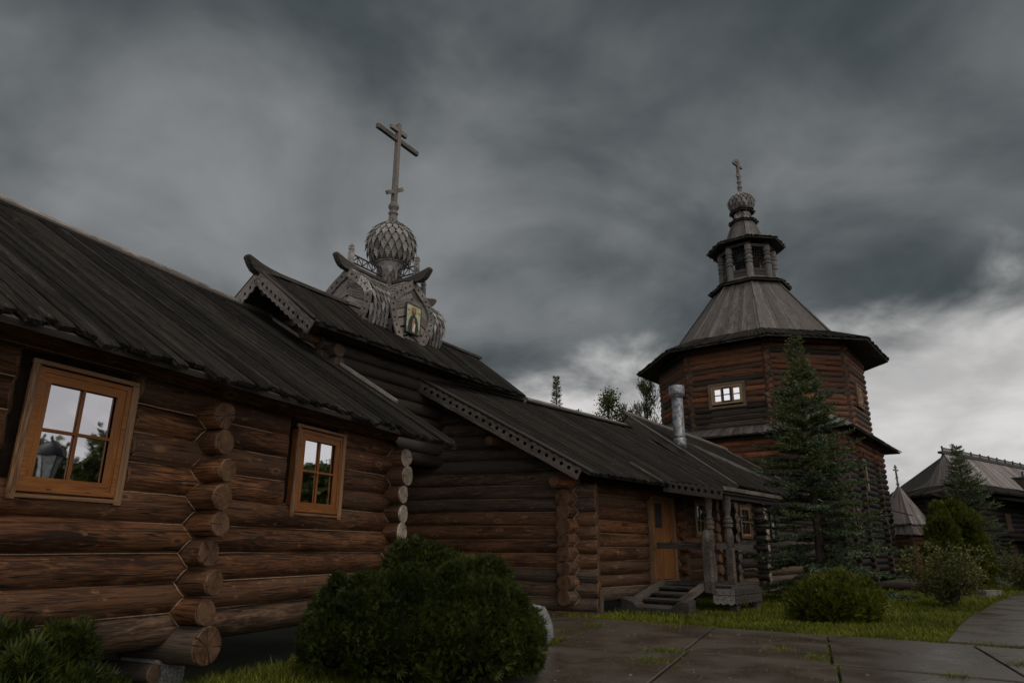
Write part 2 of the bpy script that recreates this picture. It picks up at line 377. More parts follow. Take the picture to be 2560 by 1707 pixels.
def seam_lines(mb, R, rx, tails_z, y, half, side, x_axis, rad_=.0065):
    """caulk along the notch where log tails leave the wall: the curve in which the two rounds meet"""
    for zc in tails_z:
        pts = []
        for i in range(9):
            q = math.pi*(.12+.76*i/8); z = zc-math.cos(q)*half; zL = zc+(half if z > zc else -half)
            yy = y+side*math.sqrt(max(1e-4, rx*rx-(z-zc)**2))
            x = x_axis+math.sqrt(max(1e-4, R*R-(z-zL)**2))+.006
            pts.append((x, yy+side*.004, z))
        mb.tube(pts, rad_, 5)
# ------------------------------------------------------------------ ground, paths
def groundmat():
    m, t, b = newmat('ground_earth'); tc = N(t, 'ShaderNodeTexCoord'); v = tc.outputs['Object']
    n = noise_(t, v, .9, 6, .65); n2 = noise_(t, v, 14, 4, .6)
    c = mix(t, smooth(t, n, .35, .65), (.030, .038, .012), (.052, .060, .016))
    c = mix(t, smooth(t, n2, .5, .75, 0, .6), c, (.055, .045, .028))
    setc(t, b.inputs['Base Color'], c); b.inputs['Roughness'].default_value = .95; bump(t, b, n2, .6, .03); return m
def slabmat():
    m, t, b = newmat('wet_concrete'); ov, v, rn = objvec(t)
    tc = N(t, 'ShaderNodeNewGeometry'); w = tc.outputs['Position']
    n = noise_(t, w, 1.1, 5, .6, .4); n2 = noise_(t, w, 22, 6, .75); n3 = noise_(t, scaled(t, v, (3, 70, 3)), 1.0, 2, .5)
    c = mix(t, smooth(t, math_(t, 'ADD', math_(t, 'MULTIPLY', n, .6), math_(t, 'MULTIPLY', n2, .4)), .35, .65), (.050, .037, .027), (.115, .092, .072))
    setc(t, b.inputs['Base Color'], mix(t, math_(t, 'MULTIPLY', rn, .35), c, (.062, .050, .040)))
    t.links.new(smooth(t, n, .38, .62, .26, .42), b.inputs['Roughness'])
    bump(t, b, math_(t, 'ADD', math_(t, 'MULTIPLY', n2, .5), math_(t, 'MULTIPLY', n3, .5)), .35, .01); return m
MT['ground'] = groundmat(); MT['slab'] = slabmat()
MT['gravel'] = plain('gravel', (.125, .10, .076), .9, nscale=40, amount=.6)
MT['stone'] = plain('granite', (.19, .185, .18), .85, nscale=60, amount=.75, bs=.5)
g = MB(); K = 48; S = 900.
for i in range(K):
    for j in range(K):
        pass
xs = [-S, -200, -80, -40]+[-30+1.5*i for i in range(51)]+[55, 80, 200, S]
def gz(x, y): return .03*mnoise.noise(V((x*.25, y*.25, 0)))-.03
vs = [(x, y, gz(x, y) if abs(x) < 60 and abs(y) < 60 else -.03) for y in xs for x in xs]; n_ = len(xs)
g.add(vs, [(j*n_+i, j*n_+i+1, (j+1)*n_+i+1, (j+1)*n_+i) for j in range(n_-1) for i in range(n_-1)])
setting('ground', g, 'ground')
def slab(name, pts, h=.05, z=.0, par=None):
    c = sum((V(p) for p in pts), V((0, 0)))/len(pts); mb = MB(); n = len(pts)
    lo = [(p[0]-c.x, p[1]-c.y, -.12) for p in pts]; hi = [(p[0]-c.x, p[1]-c.y, h-.012) for p in pts]
    ins = [((p[0]-c.x)*.992, (p[1]-c.y)*.992, h) for p in pts]
    mb.add(lo+hi+ins, [tuple(range(2*n, 3*n))]+[(k, (k+1) % n, n+(k+1) % n, n+k) for k in range(n)]+[(n+k, n+(k+1) % n, 2*n+(k+1) % n, 2*n+k) for k in range(n)])
    return mk(name, mb, 'slab', par, Matrix.Translation((c.x, c.y, z)))
def hd(a): return V((math.sin(rad(a)), math.cos(rad(a))))
def path():
    # bed of the paved yard, then one slab after another: rows run along heading 126
    bed = MB(); d = hd(126); q = hd(23)
    o = V((1.06, 11.80))
    P = [o-d*1.9+q*3.45, o+d*9+q*3.45, o+d*11-q*8, o-d*.1-q*9, o-d*.2, o-d*1.9]
    bed.add([(p.x, p.y, -.034) for p in P]+[(p.x, p.y, -.2) for p in P], [(5, 4, 3, 2, 1, 0)]+[(k, (k+1) % 6, 6+(k+1) % 6, 6+k) for k in range(6)])
    b = setting('yard_pavement', bed, 'gravel')
    rr = random.Random(4)
    far = lambda s: 3.42
    cuts = [-2.3, -.2, 1.82, 3.8, 5.9, 8.2]
    for r in range(3):
        for k in range(len(cuts)-1):
            if r and k == 0: continue
            s0, s1 = max(-1.85, cuts[k])+.02+r*.06, cuts[k+1]-.02+r*.06
            if r == 0: t0, t1 = (.03, .03), (max(1.8, far(s0+2.4)-.05), max(1.75, far(s1+2.4)-.05))
            else: t0, t1 = (-3.0*r+.02,)*2, (-3.0*(r-1)-.02,)*2
            pts = [o+d*s0+q*t0[0], o+d*s1+q*t0[1], o+d*s1+q*t1[1], o+d*s0+q*t1[0]]
            s = slab('paving_slab', pts, z=rr.uniform(-.012, .006), par=b); s.rotation_euler.z += rr.uniform(-.002, .002)
    # the path to the far building
    A = [(7.05, 11.95), (9.55, 15.45), (12.9, 19.6), (17.2, 24.7), (24.0, 32.2), (30, 38.2)]
    B = [(10.6, 9.5), (13.1, 12.9), (16.6, 17.1), (21.2, 22.2), (28.5, 29.6), (35, 35.6)]
    bed = MB(); n = len(A)
    bed.add([(p[0], p[1], -.034) for p in A]+[(p[0], p[1], -.034) for p in B], [(i, i+1, n+i+1, n+i) for i in range(n-1)])
    b2 = setting('path', bed, 'gravel')
    def at(P, t):
        i = min(int(t), n-2); return lerp(V(P[i]), V(P[i+1]), t-i)
    ts = [0, .42, .83]; 
    while ts[-1] < n-1.05: ts.append(ts[-1]+(.30 if ts[-1] < 2 else .27))
    for i in range(len(ts)-1):
        t0, t1 = ts[i]+.008, ts[i+1]-.008
        for u0, u1 in ((.004, .496), (.504, .996)):
            a0, a1, b0, b1 = at(A, t0), at(A, t1), at(B, t0), at(B, t1)
            slab('paving_slab', [lerp(a0, b0, u0), lerp(a0, b0, u1), lerp(a1, b1, u1), lerp(a1, b1, u0)], z=rr.uniform(-.012, .008), par=b2)
    # loose gravel between the two pavings
    gm = MB(); rg = random.Random(9)
    for i in range(2200):
        s = rg.uniform(2.6, 9.4); t = far(s)+rg.gauss(.16, .10)
        p = o+d*s+q*t; r = rg.uniform(.012, .034)
        c = V((p.x, p.y, .005)); a = rg.uniform(0, 6)
        ring = [c+V((math.cos(a+k*1.57)*r*rg.uniform(.7, 1.3), math.sin(a+k*1.57)*r*rg.uniform(.7, 1.3), rg.uniform(-.005, .01))) for k in range(4)]
        gm.add(ring+[c+V((0, 0, r*.8))], [(0, 1, 4), (1, 2, 4), (2, 3, 4), (3, 0, 4)])
    # grit, twigs and fallen bits on the slabs
    for i in range(700):
        s = rg.uniform(-.2, 8.2); t = rg.uniform(-5.5, 3.4); p = o+d*s+q*t; r = rg.uniform(.004, .011)*(2.2 if rg.random() < .04 else 1); a = rg.uniform(0, 6); st = rg.uniform(1, 3.5)
        c = V((p.x, p.y, .042)); u_ = V((math.cos(a), math.sin(a), 0)); w_ = V((-u_.y, u_.x, 0))
        gm.add([c-u_*r*st, c+w_*r, c+u_*r*st, c-w_*r, c+V((0, 0, r*.9+.006))], [(0, 1, 4), (1, 2, 4), (2, 3, 4), (3, 0, 4)])
    setting('gravel', gm, 'gravel', kind='stuff')
path()
# ------------------------------------------------------------------ windows
def window(par, y0, y1, z0, z1, x=0., trim=.10, rows=2, cols=2, glass='glass', fm='frame', tm='trim', fw=.11, bar=.026, sill=True, mid=.5, nm='window', deep=.05):
    """casing in the wall plane of local X=x facing +X: frame > trim boards, sash, glazing bars, panes"""
    f = MB()
    for a in ((y0, y1, z0, z0+.045), (y0, y1, z1-.045, z1), (y0, y0+.045, z0+.045, z1-.045), (y1-.045, y1, z0+.045, z1-.045)):
        f.box(x-.14, x+.004, *a)
    w = mk(nm, f, fm, par)
    iy0, iy1, iz0, iz1 = y0+.047, y1-.047, z0+.047, z1-.047; s = fw-.047
    for a, d in (((iy0, iy1, iz0, iz0+s), 0), ((iy0, iy1, iz1-s, iz1), 0), ((iy0, iy0+s, iz0+s, iz1-s), 1), ((iy1-s, iy1, iz0+s, iz1-s), 1)):
        if d: plank(w, (x-.03, (a[0]+a[1])/2, a[2]), (x-.03, (a[0]+a[1])/2, a[3]), (1, 0, 0), s, s, .022, fm, name='sash', worn=False)
        else: plank(w, (x-.03, a[0], (a[2]+a[3])/2), (x-.03, a[1], (a[2]+a[3])/2), (1, 0, 0), s, s, .024, fm, name='sash', worn=False)
    py0, py1, pz0, pz1 = iy0+s, iy1-s, iz0+s, iz1-s
    ys = [py0+(py1-py0)*i/cols for i in range(cols+1)]; zs = [pz0+(pz1-pz0)*(mid if (i == 1 and rows == 2) else i/rows) for i in range(rows+1)]
    for yy in ys[1:-1]: plank(w, (x-.045, yy, pz0), (x-.045, yy, pz1), (1, 0, 0), bar, bar, .022, fm, name='glazing_bar', worn=False)
    for zz in zs[1:-1]: plank(w, (x-.043, py0, zz), (x-.043, py1, zz), (1, 0, 0), bar, bar, .022, fm, name='glazing_bar', worn=False)
    for i in range(cols):
        for j in range(rows):
            p = MB(); p.box(x-deep-.012, x-deep, ys[i]+.002, ys[i+1]-.002, zs[j]+.002, zs[j+1]-.002); mk('pane', p, glass, w)
    if trim:
        plank(w, (x-.006, y0-trim/2-.004, z0-.07), (x-.006, y0-trim/2-.004, z1+.015), (1, 0, 0), trim, trim*.95, .022, tm, name='trim', worn=False)
        plank(w, (x-.006, y1+trim/2+.004, z0-.07), (x-.006, y1+trim/2+.004, z1+.015), (1, 0, 0), trim, trim*.95, .022, tm, name='trim', worn=False)
        plank(w, (x-.02, y0-trim, z1+.02+trim/4), (x-.02, y1+trim, z1+.02+trim/4), (1, 0, 0), trim*.5, trim*.5, .034, tm, name='trim', worn=False)
        if sill: plank(w, (x-.045, y0-trim+.01, z0-.035), (x-.045, y1+trim-.01, z0-.035), (.3, 0, 1), .12, .12, .025, tm, name='sill', worn=False)
    return w
def wall_logs(par, y0, y1, zs, x, r, openings, matf, cuts=None, rnd=RND, endmat='end'):
    """horizontal logs along Y; openings = (ya, yb, za, zb) in which the logs stop short"""
    for z in zs:
        segs = [(y0, y1, 0, 0)]
        for ya, yb, za, zb in openings:
            if za < z < zb:
                out = []
                for s in segs:
                    if s[1] <= ya or s[0] >= yb: out.append(s); continue
                    if s[0] < ya: out.append((s[0], ya+.06, s[2], 1))
                    if s[1] > yb: out.append((yb-.06, s[1], 1, s[3]))
                segs = out
        for a, b, c0, c1 in segs:
            rr = r*rnd.uniform(.965, 1.045); tp = rnd.uniform(-.015, .015)
            log(par, (x, a, z), (x, b, z), rr+tp, (matf(z), endmat), r1=rr-tp, cut0=.55*c0, cut1=.9*c1, n=18)
# ------------------------------------------------------------------ the near log house
def house_near():
    h = root('log_house', 'long log house with two four-paned windows and a low plank roof, nearest at the left', 'house', (-3.483, 7.875, 0), 22.5)
    rn = random.Random(21)
    core = MB(); core.box(-.20, -.13, -4.6, 3.98, .5, 3.5); core.box(-8.9, -.2, 3.95, 4.02, .45, 3.5); core.box(-8.9, -.2, -4.65, -4.6, .45, 3.5); core.box(-8.95, -8.9, -4.6, 4.0, .45, 3.5)
    wall = mk('wall', core, 'core', h)
    zs = [.61+.30*k for k in range(10)]; tz = [.46+.30*k for k in range(11)]
    op = [(-2.14, -1.00, 1.98, 3.10), (1.458, 2.604, 1.98, 3.10)]
    wall_logs(wall, -4.7, 4.12, zs, -.19, .19, op, lambda z: 'loggrey' if z < .8 else 'log', rnd=rn)
    tails(wall, -.62, .27, 0.0, tz[1:9], .15, ('log', 'end'), rnd=rn, n=18, jit=.045)
    log(wall, (-.75, 0, .43), (.36, 0, .43), .205, ('loggrey', 'end'), n=18)
    tails(wall, -.62, .29, 3.98, tz[:9], .15, ('log', 'endpale'), rnd=rn, n=18, jit=.04)
    ck = MB()
    for z in tz[1:-1]:
        segs = [(-4.6, -.17), (.17, 3.82)] if not 1.95 < z < 3.1 else [(-4.6, -2.2), (-.95, -.17), (.17, 1.40), (2.66, 3.82)]
        for a, b in segs:
            ck.tube([(-.066+rn.uniform(-.004, .004), a+(b-a)*i/6, z+rn.uniform(-.004, .004)) for i in range(7)], rn.choice((.005, .007, .0085)), 5)
    seam_lines(ck, .19, .155, tz[1:-2], 0.0, .15, -1, -.19); seam_lines(ck, .19, .155, tz[1:-2], 3.98, .15, -1, -.19)
    mk('caulking', ck, 'chink', wall)
    for y0, y1 in ((-2.04, -1.10), (1.558, 2.504)):
        w = window(h, y0, y1, 1.885, 2.985, x=.012, fw=.128, mid=.5, bar=.026, trim=.075)
        # dark gasket line round the casing, and the two drain caps
        for yy in (y0+.28, y1-.28):
            p = MB(); p.box(.017, .024, yy-.022, yy+.022, 1.913, 1.923); mk('drain_cap', p, 'redboard', w)
    # roof
    eave, ridge = (.50, 3.18), (-4.4, 6.28)
    roof_side(h, (eave[0], 5.4, eave[1]), (eave[0], -4.9, eave[1]), (ridge[0], 5.4, ridge[1]), (ridge[0], -4.9, ridge[1]), 62, 'roof', thick=.055, rag=.12, alt=.022, rnd=rn, gap=.012)
    b = MB(); b.add([(-4.4, 5.4, 6.27), (-4.4, -4.9, 6.27), (-9.3, -4.9, 3.18), (-9.3, 5.4, 3.18), (-4.4, 5.4, 6.2), (-4.4, -4.9, 6.2), (-9.3, -4.9, 3.1), (-9.3, 5.4, 3.1)],
                    [(0, 3, 2, 1), (4, 5, 6, 7), (0, 1, 5, 4), (1, 2, 6, 5), (2, 3, 7, 6), (3, 0, 4, 7)])
    mk('rear_roof', b, 'roof', h)
    # ridge: two long boards in a V over the plank tops and a log capping
    for sx, nz in ((1, .63), (-1, .63)):
        plank(h, (-4.4+sx*.10, -5.0, 6.30), (-4.4+sx*.10, 5.75, 6.30), (sx*nz, 0, 1), .24, .24, .05, 'greydark', name='ridge_board', worn=False)
    log(h, (-4.4, -5.0, 6.385), (-4.4, 5.9, 6.385), .075, ('grey', 'enddark'), name='ridge_pole', n=10)
    # pale edge board of the far verge
    plank(h, (-.9, 5.36, 4.15), (-4.35, 5.36, 6.33), (.6, 0, 1), .10, .10, .06, 'grey', name='verge_board', worn=False)
    # purlin ends and eave beam
    log(h, (-.165, -4.7, 3.50), (-.165, 5.0, 3.50), .13, ('logdark', 'enddark'), name='eave_beam')
    for zz, xx in ((4.55, -2.0), (5.5, -3.5)): log(h, (xx, 3.6, zz-.02), (xx, 5.2, zz-.02), .12, ('log', 'end'), name='purlin')
    # gable filling of the far end
    for k in range(8):
        z = 3.65+.3*k; x1 = -.45-(z-3.3)/.63
        if x1 > -4.3: log(wall, (-8.8-x1, 3.98, z), (x1, 3.98, z), .15, ('logdark', 'enddark'))
    # stone blocks that carry the corners
    for y in (0.0, 3.9, -4.3):
        p = MB(); p.box(-.62, -.12, y-.2, y+.2, -.05, .30); mk('foundation_block', p, 'stone', h)
    log(h, (-.9, -.28, .17), (-.08, -.22, .17), .10, ('logdark', 'enddark'), name='foundation_log')
house_near()
# ------------------------------------------------------------------ chapel roof with the onion cupola
OG = [(.44, 6.05), (.47, 6.30), (.60, 6.52), (.73, 6.75), (.815, 6.98), (.83, 7.15), (.79, 7.34), (.69, 7.50), (.54, 7.63), (.36, 7.75), (.20, 7.86), (.08, 7.95), (.0, 8.04)]
def og_at(z):
    for (a, z0), (b, z1) in zip(OG, OG[1:]):
        if z0 <= z <= z1: return a+(b-a)*(z-z0)/(z1-z0)
    return -1. if z > OG[-1][1] else OG[0][0]
def og_path():
    L = [0.]
    for (a, z0), (b, z1) in zip(OG, OG[1:]): L.append(L[-1]+math.hypot(b-a, z1-z0))
    def at(s):
        s = min(max(s, 0), L[-1]-1e-6)
        for i in range(len(L)-1):
            if L[i] <= s <= L[i+1]:
                t = (s-L[i])/(L[i+1]-L[i]); a, b = OG[i], OG[i+1]
                p = (a[0]+(b[0]-a[0])*t, a[1]+(b[1]-a[1])*t)
                # smoothed tangent
                def tan(k): k = min(max(k, 0), len(OG)-2); return V((OG[k+1][0]-OG[k][0], OG[k+1][1]-OG[k][1])).normalized()
                tg = (tan(i)*(1-abs(t-.5))+ (tan(i+1) if t > .5 else tan(i-1))*abs(t-.5)).normalized()
                return p, tg
    return L[-1], at
def shingle_mesh(w=1., l=1., t=.12, steps=3):
    """pointed, stepped wooden shingle: X across, Y down to the tip, Z out"""
    P = [(-.5, -.45), (-.5, .30)]
    for i in range(steps):
        P += [(-.5+.42*(i+1)/steps, .30+.70*i/steps+.03), (-.5+.42*(i+1)/steps, .30+.70*(i+1)/steps)]; Q = P+[(-x, y) for x, y in reversed(P)]
    mb = MB(); n = len(Q)
    top = [(x*w, y*l, t+(.10*(1-abs(x)*2))*t) for x, y in Q]; bot = [(x*w, y*l, 0) for x, y in Q]
    mb.add(top+bot, [tuple(range(n-1, -1, -1))]+[(k, (k+1) % n, n+(k+1) % n, n+k) for k in range(n)])
    me = mb.mesh('shingle'); me.materials.append(MT['shingle']); return me
SHING = shingle_mesh()
def put_shingle(par, pos, out, down, w, l, lift=.22, name='shingle', tk=1.):
    out = V(out).normalized(); d = V(down); d = (d-out*d.dot(out)).normalized(); x = d.cross(out)
    # the tip stands off the surface below
    d2 = (d+out*lift).normalized(); o2 = x.cross(d2)
    s = min(w, l)*tk
    M = Matrix(((x.x*w, d2.x*l, o2.x*s, pos[0]), (x.y*w, d2.y*l, o2.y*s, pos[1]), (x.z*w, d2.z*l, o2.z*s, pos[2]), (0, 0, 0, 1)))
    if par is None: return M
    return mk(name, SHING, None, par, M)
def onion(par, c, prof, rows, per, rnd, core='logblack', nm='onion_dome', wfac=1.12):
    """lathe core clad in rows of shingles; prof = (r, z) from the bottom up"""
    mb = MB(); mb.lathe([(r*.97, z) for r, z in prof], 28, c); dome = mk(nm, mb, core, par, smooth_=True)
    L = [0.]
    for (a, z0), (b, z1) in zip(prof, prof[1:]): L.append(L[-1]+math.hypot(b-a, z1-z0))
    def at(s):
        for i in range(len(L)-1):
            if s <= L[i+1] or i == len(L)-2:
                t = (s-L[i])/(L[i+1]-L[i]); a, b = prof[i], prof[i+1]
                return a[0]+(b[0]-a[0])*t, a[1]+(b[1]-a[1])*t, V((b[0]-a[0], b[1]-a[1])).normalized()
    st = L[-1]/rows
    for j in range(rows):
        s = st*(j+.75); r, z, tg = at(min(s, L[-1]*.995))
        n = per if r > .35*max(p[0] for p in prof) else max(8, int(per*.6))
        for k in range(n):
            q = 2*math.pi*(k+.5*(j % 2))/n
            out = V((math.sin(q)*tg.y, math.cos(q)*tg.y, -tg.x)); dn = V((-math.sin(q)*tg.x, -math.cos(q)*tg.x, -tg.y))
            put_shingle(dome, (c[0]+r*math.sin(q), c[1]+r*math.cos(q), z), out, dn, 2*math.pi*r/n*wfac+.004, st*1.2*rnd.uniform(.95, 1.05), lift=.10, tk=.8)
    return dome
def cross(par, c, z0, z1, w, bar, barz, top, topz, low, lowz, tilt, mat='grey', nm='cross', yaw=0.):
    """three-barred cross, arms along Y"""
    o = mk(nm, MB(), None, par) if False else None
    x, y = c
    post = plank(par, (x-.0, y, z0), (x, y, z1), (1, 0, 0), w*1.0, w*.9, w, mat, name=nm, worn=False); post.matrix_basis = Matrix.Translation((-w/2, 0, 0)) @ post.matrix_basis
    inv = post.matrix_basis.inverted()
    def arm(p, q, ww):
        a = plank(post, p, q, (1, 0, 0), ww, ww, w*.8, mat, name='cross_bar', worn=False)
        a.matrix_basis = inv @ Matrix.Translation((-w*.4, 0, 0)) @ a.matrix_basis
    arm((x, y-bar, barz), (x, y+bar, barz), w*1.0); arm((x, y-top, topz), (x, y+top, topz), w*.95)
    arm((x, y-low, lowz-tilt), (x, y+low, lowz+tilt), w*.85)
    if yaw: post.matrix_basis = Matrix.Translation((x, y, 0)) @ Matrix.Rotation(-rad(yaw), 4, 'Z') @ Matrix.Translation((-x, -y, 0)) @ post.matrix_basis
    return post
def chapel():
    h = root('chapel', 'raised chapel gable with kokoshnik barrels, shingled onion dome and three-barred cross behind the near roof', 'chapel', (-5.351, 13.5, 0), 31.8)
    rn = random.Random(31)
    # walls: corbelled upper log box
    core = MB(); core.box(-1.1, 1.1, 1.05, 5.4, 3.3, 5.75); core.box(-1.1, 1.1, 5.4, 7.2, 4.6, 5.75)
    wall = mk('wall', core, 'core', h)
    for k in range(9):
        z = 3.45+.29*k
        y1 = 5.55 if z < 4.5 else 7.45
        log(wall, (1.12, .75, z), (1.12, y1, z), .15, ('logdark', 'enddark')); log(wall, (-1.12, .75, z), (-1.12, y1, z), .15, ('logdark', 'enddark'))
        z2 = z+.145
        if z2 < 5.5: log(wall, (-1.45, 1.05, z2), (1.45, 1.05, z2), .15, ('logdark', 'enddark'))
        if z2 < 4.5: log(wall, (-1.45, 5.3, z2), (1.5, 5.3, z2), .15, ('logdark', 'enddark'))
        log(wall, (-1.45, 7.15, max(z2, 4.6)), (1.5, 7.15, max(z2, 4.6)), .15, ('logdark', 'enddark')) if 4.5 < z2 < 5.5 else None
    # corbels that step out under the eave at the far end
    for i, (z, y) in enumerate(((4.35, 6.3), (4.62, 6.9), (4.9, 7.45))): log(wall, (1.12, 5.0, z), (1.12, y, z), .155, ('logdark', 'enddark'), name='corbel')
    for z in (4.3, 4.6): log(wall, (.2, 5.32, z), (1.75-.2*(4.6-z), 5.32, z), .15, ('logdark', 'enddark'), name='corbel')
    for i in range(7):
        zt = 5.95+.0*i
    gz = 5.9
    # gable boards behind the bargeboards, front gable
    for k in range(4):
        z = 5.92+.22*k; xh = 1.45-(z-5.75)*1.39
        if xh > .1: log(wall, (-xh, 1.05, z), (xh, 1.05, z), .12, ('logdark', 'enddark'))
    E, RZ, EZ, Y0, Y1 = 1.80, 6.98, 5.60, -.02, 8.0
    for sx in (1, -1):
        roof_side(h, (sx*E, Y0 if sx > 0 else Y1, EZ), (sx*E, Y1 if sx > 0 else Y0, EZ), (0.02*sx, Y0 if sx > 0 else Y1, RZ), (.02*sx, Y1 if sx > 0 else Y0, RZ), 54, 'roof', thick=.04, rag=.05, alt=.016, rnd=rn)
        # side boards with drilled holes on the near and far gables
        for y, nr in ((Y0-.03, -1), (Y1+.05, 1)):
            p0, p1 = V((0.0, y, RZ-.11)), V((sx*(E-.02), y, EZ-.13))
            bargeboard(h, p0, p1, .26, .03, (0, nr, 0), 'grey', pitch=.175, hr=.042) if sx*nr < 0 else bargeboard(h, p1, p0, .26, .03, (0, nr, 0), 'grey', pitch=.175, hr=.042)
        plank(h, (0, Y0-.02, RZ+.045), (sx*(E+.03), Y0-.02, EZ+.045), (sx*.6, 0, 1), .09, .09, .03, 'greydark', name='verge_board', worn=False)
    # purlin and bracket under the near overhang
    for x, z in ((1.05, 5.78), (-1.05, 5.78), (0, 6.62)): log(h, (x, .12, z), (x, 1.2, z), .11, ('redboard', 'enddark'), name='purlin')
    for x in (1.05, -1.05): log(h, (x, .35, 5.56), (x, 1.2, 5.52), .10, ('redboard', 'enddark'), name='purlin')
    # ridge log with a lifted prow
    def ridge_log(p, nm='ridge_log', ax=1, y0=0., y1=1., z=7., hz=.22, w=.17, cx=0., both=False, horn=.55, mat='greydark'):
        prof = [(y0, z+hz*1.15, z+hz*.86), (y0+.05, z+hz*1.23, z+hz*.45), (y0+.10, z+hz*1.16, z+hz*.1), (y0+.18, z+hz*1.05, z-hz*.28), (y0+.30, z+hz*.88, z-hz*.5), (y0+.42, z+hz*.74, z-hz*.5), (y0+.60, z+hz*.6, z-hz*.12), (y0+.85, z+hz*.5, z)]
        prof.append((y1-.6 if both else y1, z+hz*.45, z))
        if both: prof = prof[:-1]+[(y0+y1-a, b, c) for a, b, c in reversed(prof[:-1])]
        mb = MB(); vs = []
        for a, t, b in prof:
            for x, zz in ((-w*.5, b), (w*.5, b), (w*.5, t-w*.2), (w*.28, t), (-w*.28, t), (-w*.5, t-w*.2)):
                vs.append((cx+x, a, zz) if ax == 1 else (a, cx-x, zz))
        n = 6; fs = [tuple(range(n)), tuple(range(len(vs)-1, len(vs)-1-n, -1))]
        for i in range(len(prof)-1):
            for k in range(n): fs.append((i*n+(k+1) % n, i*n+k, (i+1)*n+k, (i+1)*n+(k+1) % n))
        mb.add(vs, fs); return mk(nm, mb, mat, p)
    ridge_log(h, y0=-.40, y1=Y1+.25, z=RZ+.05, hz=.20, w=.19)
    # ---- cupola base: two crossing ogee barrels
    cy = 3.95
    cup = MB(); LX, LY = .86, 1.48
    LN, at = og_path()
    def barrel(half, ax, nseg=1):
        P = [(-a, z) for a, z in OG[:-1]]+[(OG[-1][0], OG[-1][1])]+[(a, z) for a, z in reversed(OG[:-1])]
        n = len(P); k = .975
        vs = []
        for e in (-half, half):
            for a, z in P: vs.append((e, cy+a*k, z-.01) if ax == 0 else (a*k, cy+e, z-.01))
        fs = [tuple(range(n)) if ax == 0 else tuple(range(n-1, -1, -1)), tuple(range(2*n-1, n-1, -1)) if ax == 0 else tuple(range(n, 2*n))]
        for i in range(n-1): fs.append((i, n+i, n+i+1, i+1) if ax == 0 else (i+1, n+i+1, n+i, i))
        cup.add(vs, fs)
    barrel(LX-.10, 0); barrel(LY-.10, 1)
    base = mk('kokoshnik_barrel', cup, 'logblack', h)
    cands = []
    for ax, half, sides in ((0, LX, (-1, 1)), (1, LY, (1, -1))):
        rows = 13; st = LN/rows
        for sd in sides:
            for j in range(rows):
                (pw, pz), tg = at(st*(j+.8))
                n = int(2*half/.138)
                for k in range(n):
                    e = -half+.06+(2*half-.12)*(k+.25+.5*(j % 2))/n
                    if abs(e) > half-.07: continue
                    out = V((0, sd*tg.y, -tg.x)) if ax == 0 else V((sd*tg.y, 0, -tg.x)); dn = V((0, -sd*tg.x, -tg.y)) if ax == 0 else V((-sd*tg.x, 0, -tg.y))
                    pos = V((e, cy+sd*pw, pz)) if ax == 0 else V((sd*pw, cy+e, pz))
                    # inside the other barrel?
                    oth = abs(pos.x) if ax == 0 else abs(pos.y-cy)
                    if oth < og_at(pz)-.03: continue
                    roofz = RZ-(RZ-EZ)/E*abs(pos.x)
                    if pz < roofz-.1: continue
                    vis = (1 if ((ax == 0 and sd < 0 and e > 0) or (ax == 1 and sd > 0 and e < .0)) else 0)*10+(1 if sd*(1 if ax else -1) > 0 else 0)*2+pz*.1
                    cands.append((vis, pos, out, dn))
    cands.sort(key=lambda c: -c[0])
    for _, pos, out, dn in cands[:290]: put_shingle(base, pos, out, dn, .122, st*1.05*rn.uniform(.94, 1.06), lift=.13, tk=1.)
    rest = MB()
    for _, pos, out, dn in cands[290:]:
        M = put_shingle(None, pos, out, dn, .122, st*1.05, lift=.13)
        rest.add([M @ v.co for v in SHING.vertices], [tuple(p.vertices) for p in SHING.polygons])
    rs = mk('shingle_cover', rest, 'shingle', base); rs['kind'] = 'stuff'
    # ---- faces: chevron boards, holed ogee rims
    for ax, half in ((0, LX), (1, -LY)):
        # ax 0: faces +X at x=half ; ax 1: faces -Y at y=cy+half
        def P(u, z, d): return V((half+d, cy+u, z)) if ax == 0 else V((u, cy+half-d, z))
        nout = (1, 0, 0) if ax == 0 else (0, -1, 0)
        for sd in (-1, 1):
            for k in range(9):
                zc = 6.05+.21*k; z1 = zc+.20
                # board slopes up towards the middle
                wv = og_at(min(max(zc+.02, 6.06), 8.0))-.07
                if wv < .12: continue
                sl = .42 if k > 3 else .42
                p0 = P(sd*wv, zc-.0, -.06); p1 = P(sd*.004, zc+wv*sl, -.06)
                if p1.z > 7.92: continue
                plank(base, p0, p1, nout, .205*math.cos(math.atan(sl)), .205*math.cos(math.atan(sl)), .03, 'grey', name='face_board', worn=False)
            seg = 4
            bw = .20
            # rim in lengths, each its own board
            for i in range(seg):
                s0, s1 = .12+(LN-.12)*i/seg+.003, .12+(LN-.12)*(i+1)/seg-.003
                def mf(s, c, d, s0=s0, sd=sd):
                    (pw, pz), tg = at(s0+s); nx, nz = tg.y, -tg.x
                    cc = c-bw*.40
                    u = max(0.0, pw+nx*cc); return P(sd*u, pz+nz*cc, -.02+d*1.0+(.006 if i % 2 else 0))
                mb = holed(mf, s1-s0, bw, .17, .036, .045, n=9, scal=.012, hoff=.0)
                mk('rim_board', mb, 'grey' if i != 2 else 'shingle', base)
    # ---- ridge beams of the barrels
    ridge_log(h, nm='barrel_ridge', ax=1, y0=cy-1.95, y1=cy+1.95, z=8.03, hz=.19, w=.16, both=True)
    ridge_log(h, nm='barrel_ridge', ax=0, y0=-1.40, y1=1.40, z=8.025, hz=.19, w=.165, cx=cy, both=True)
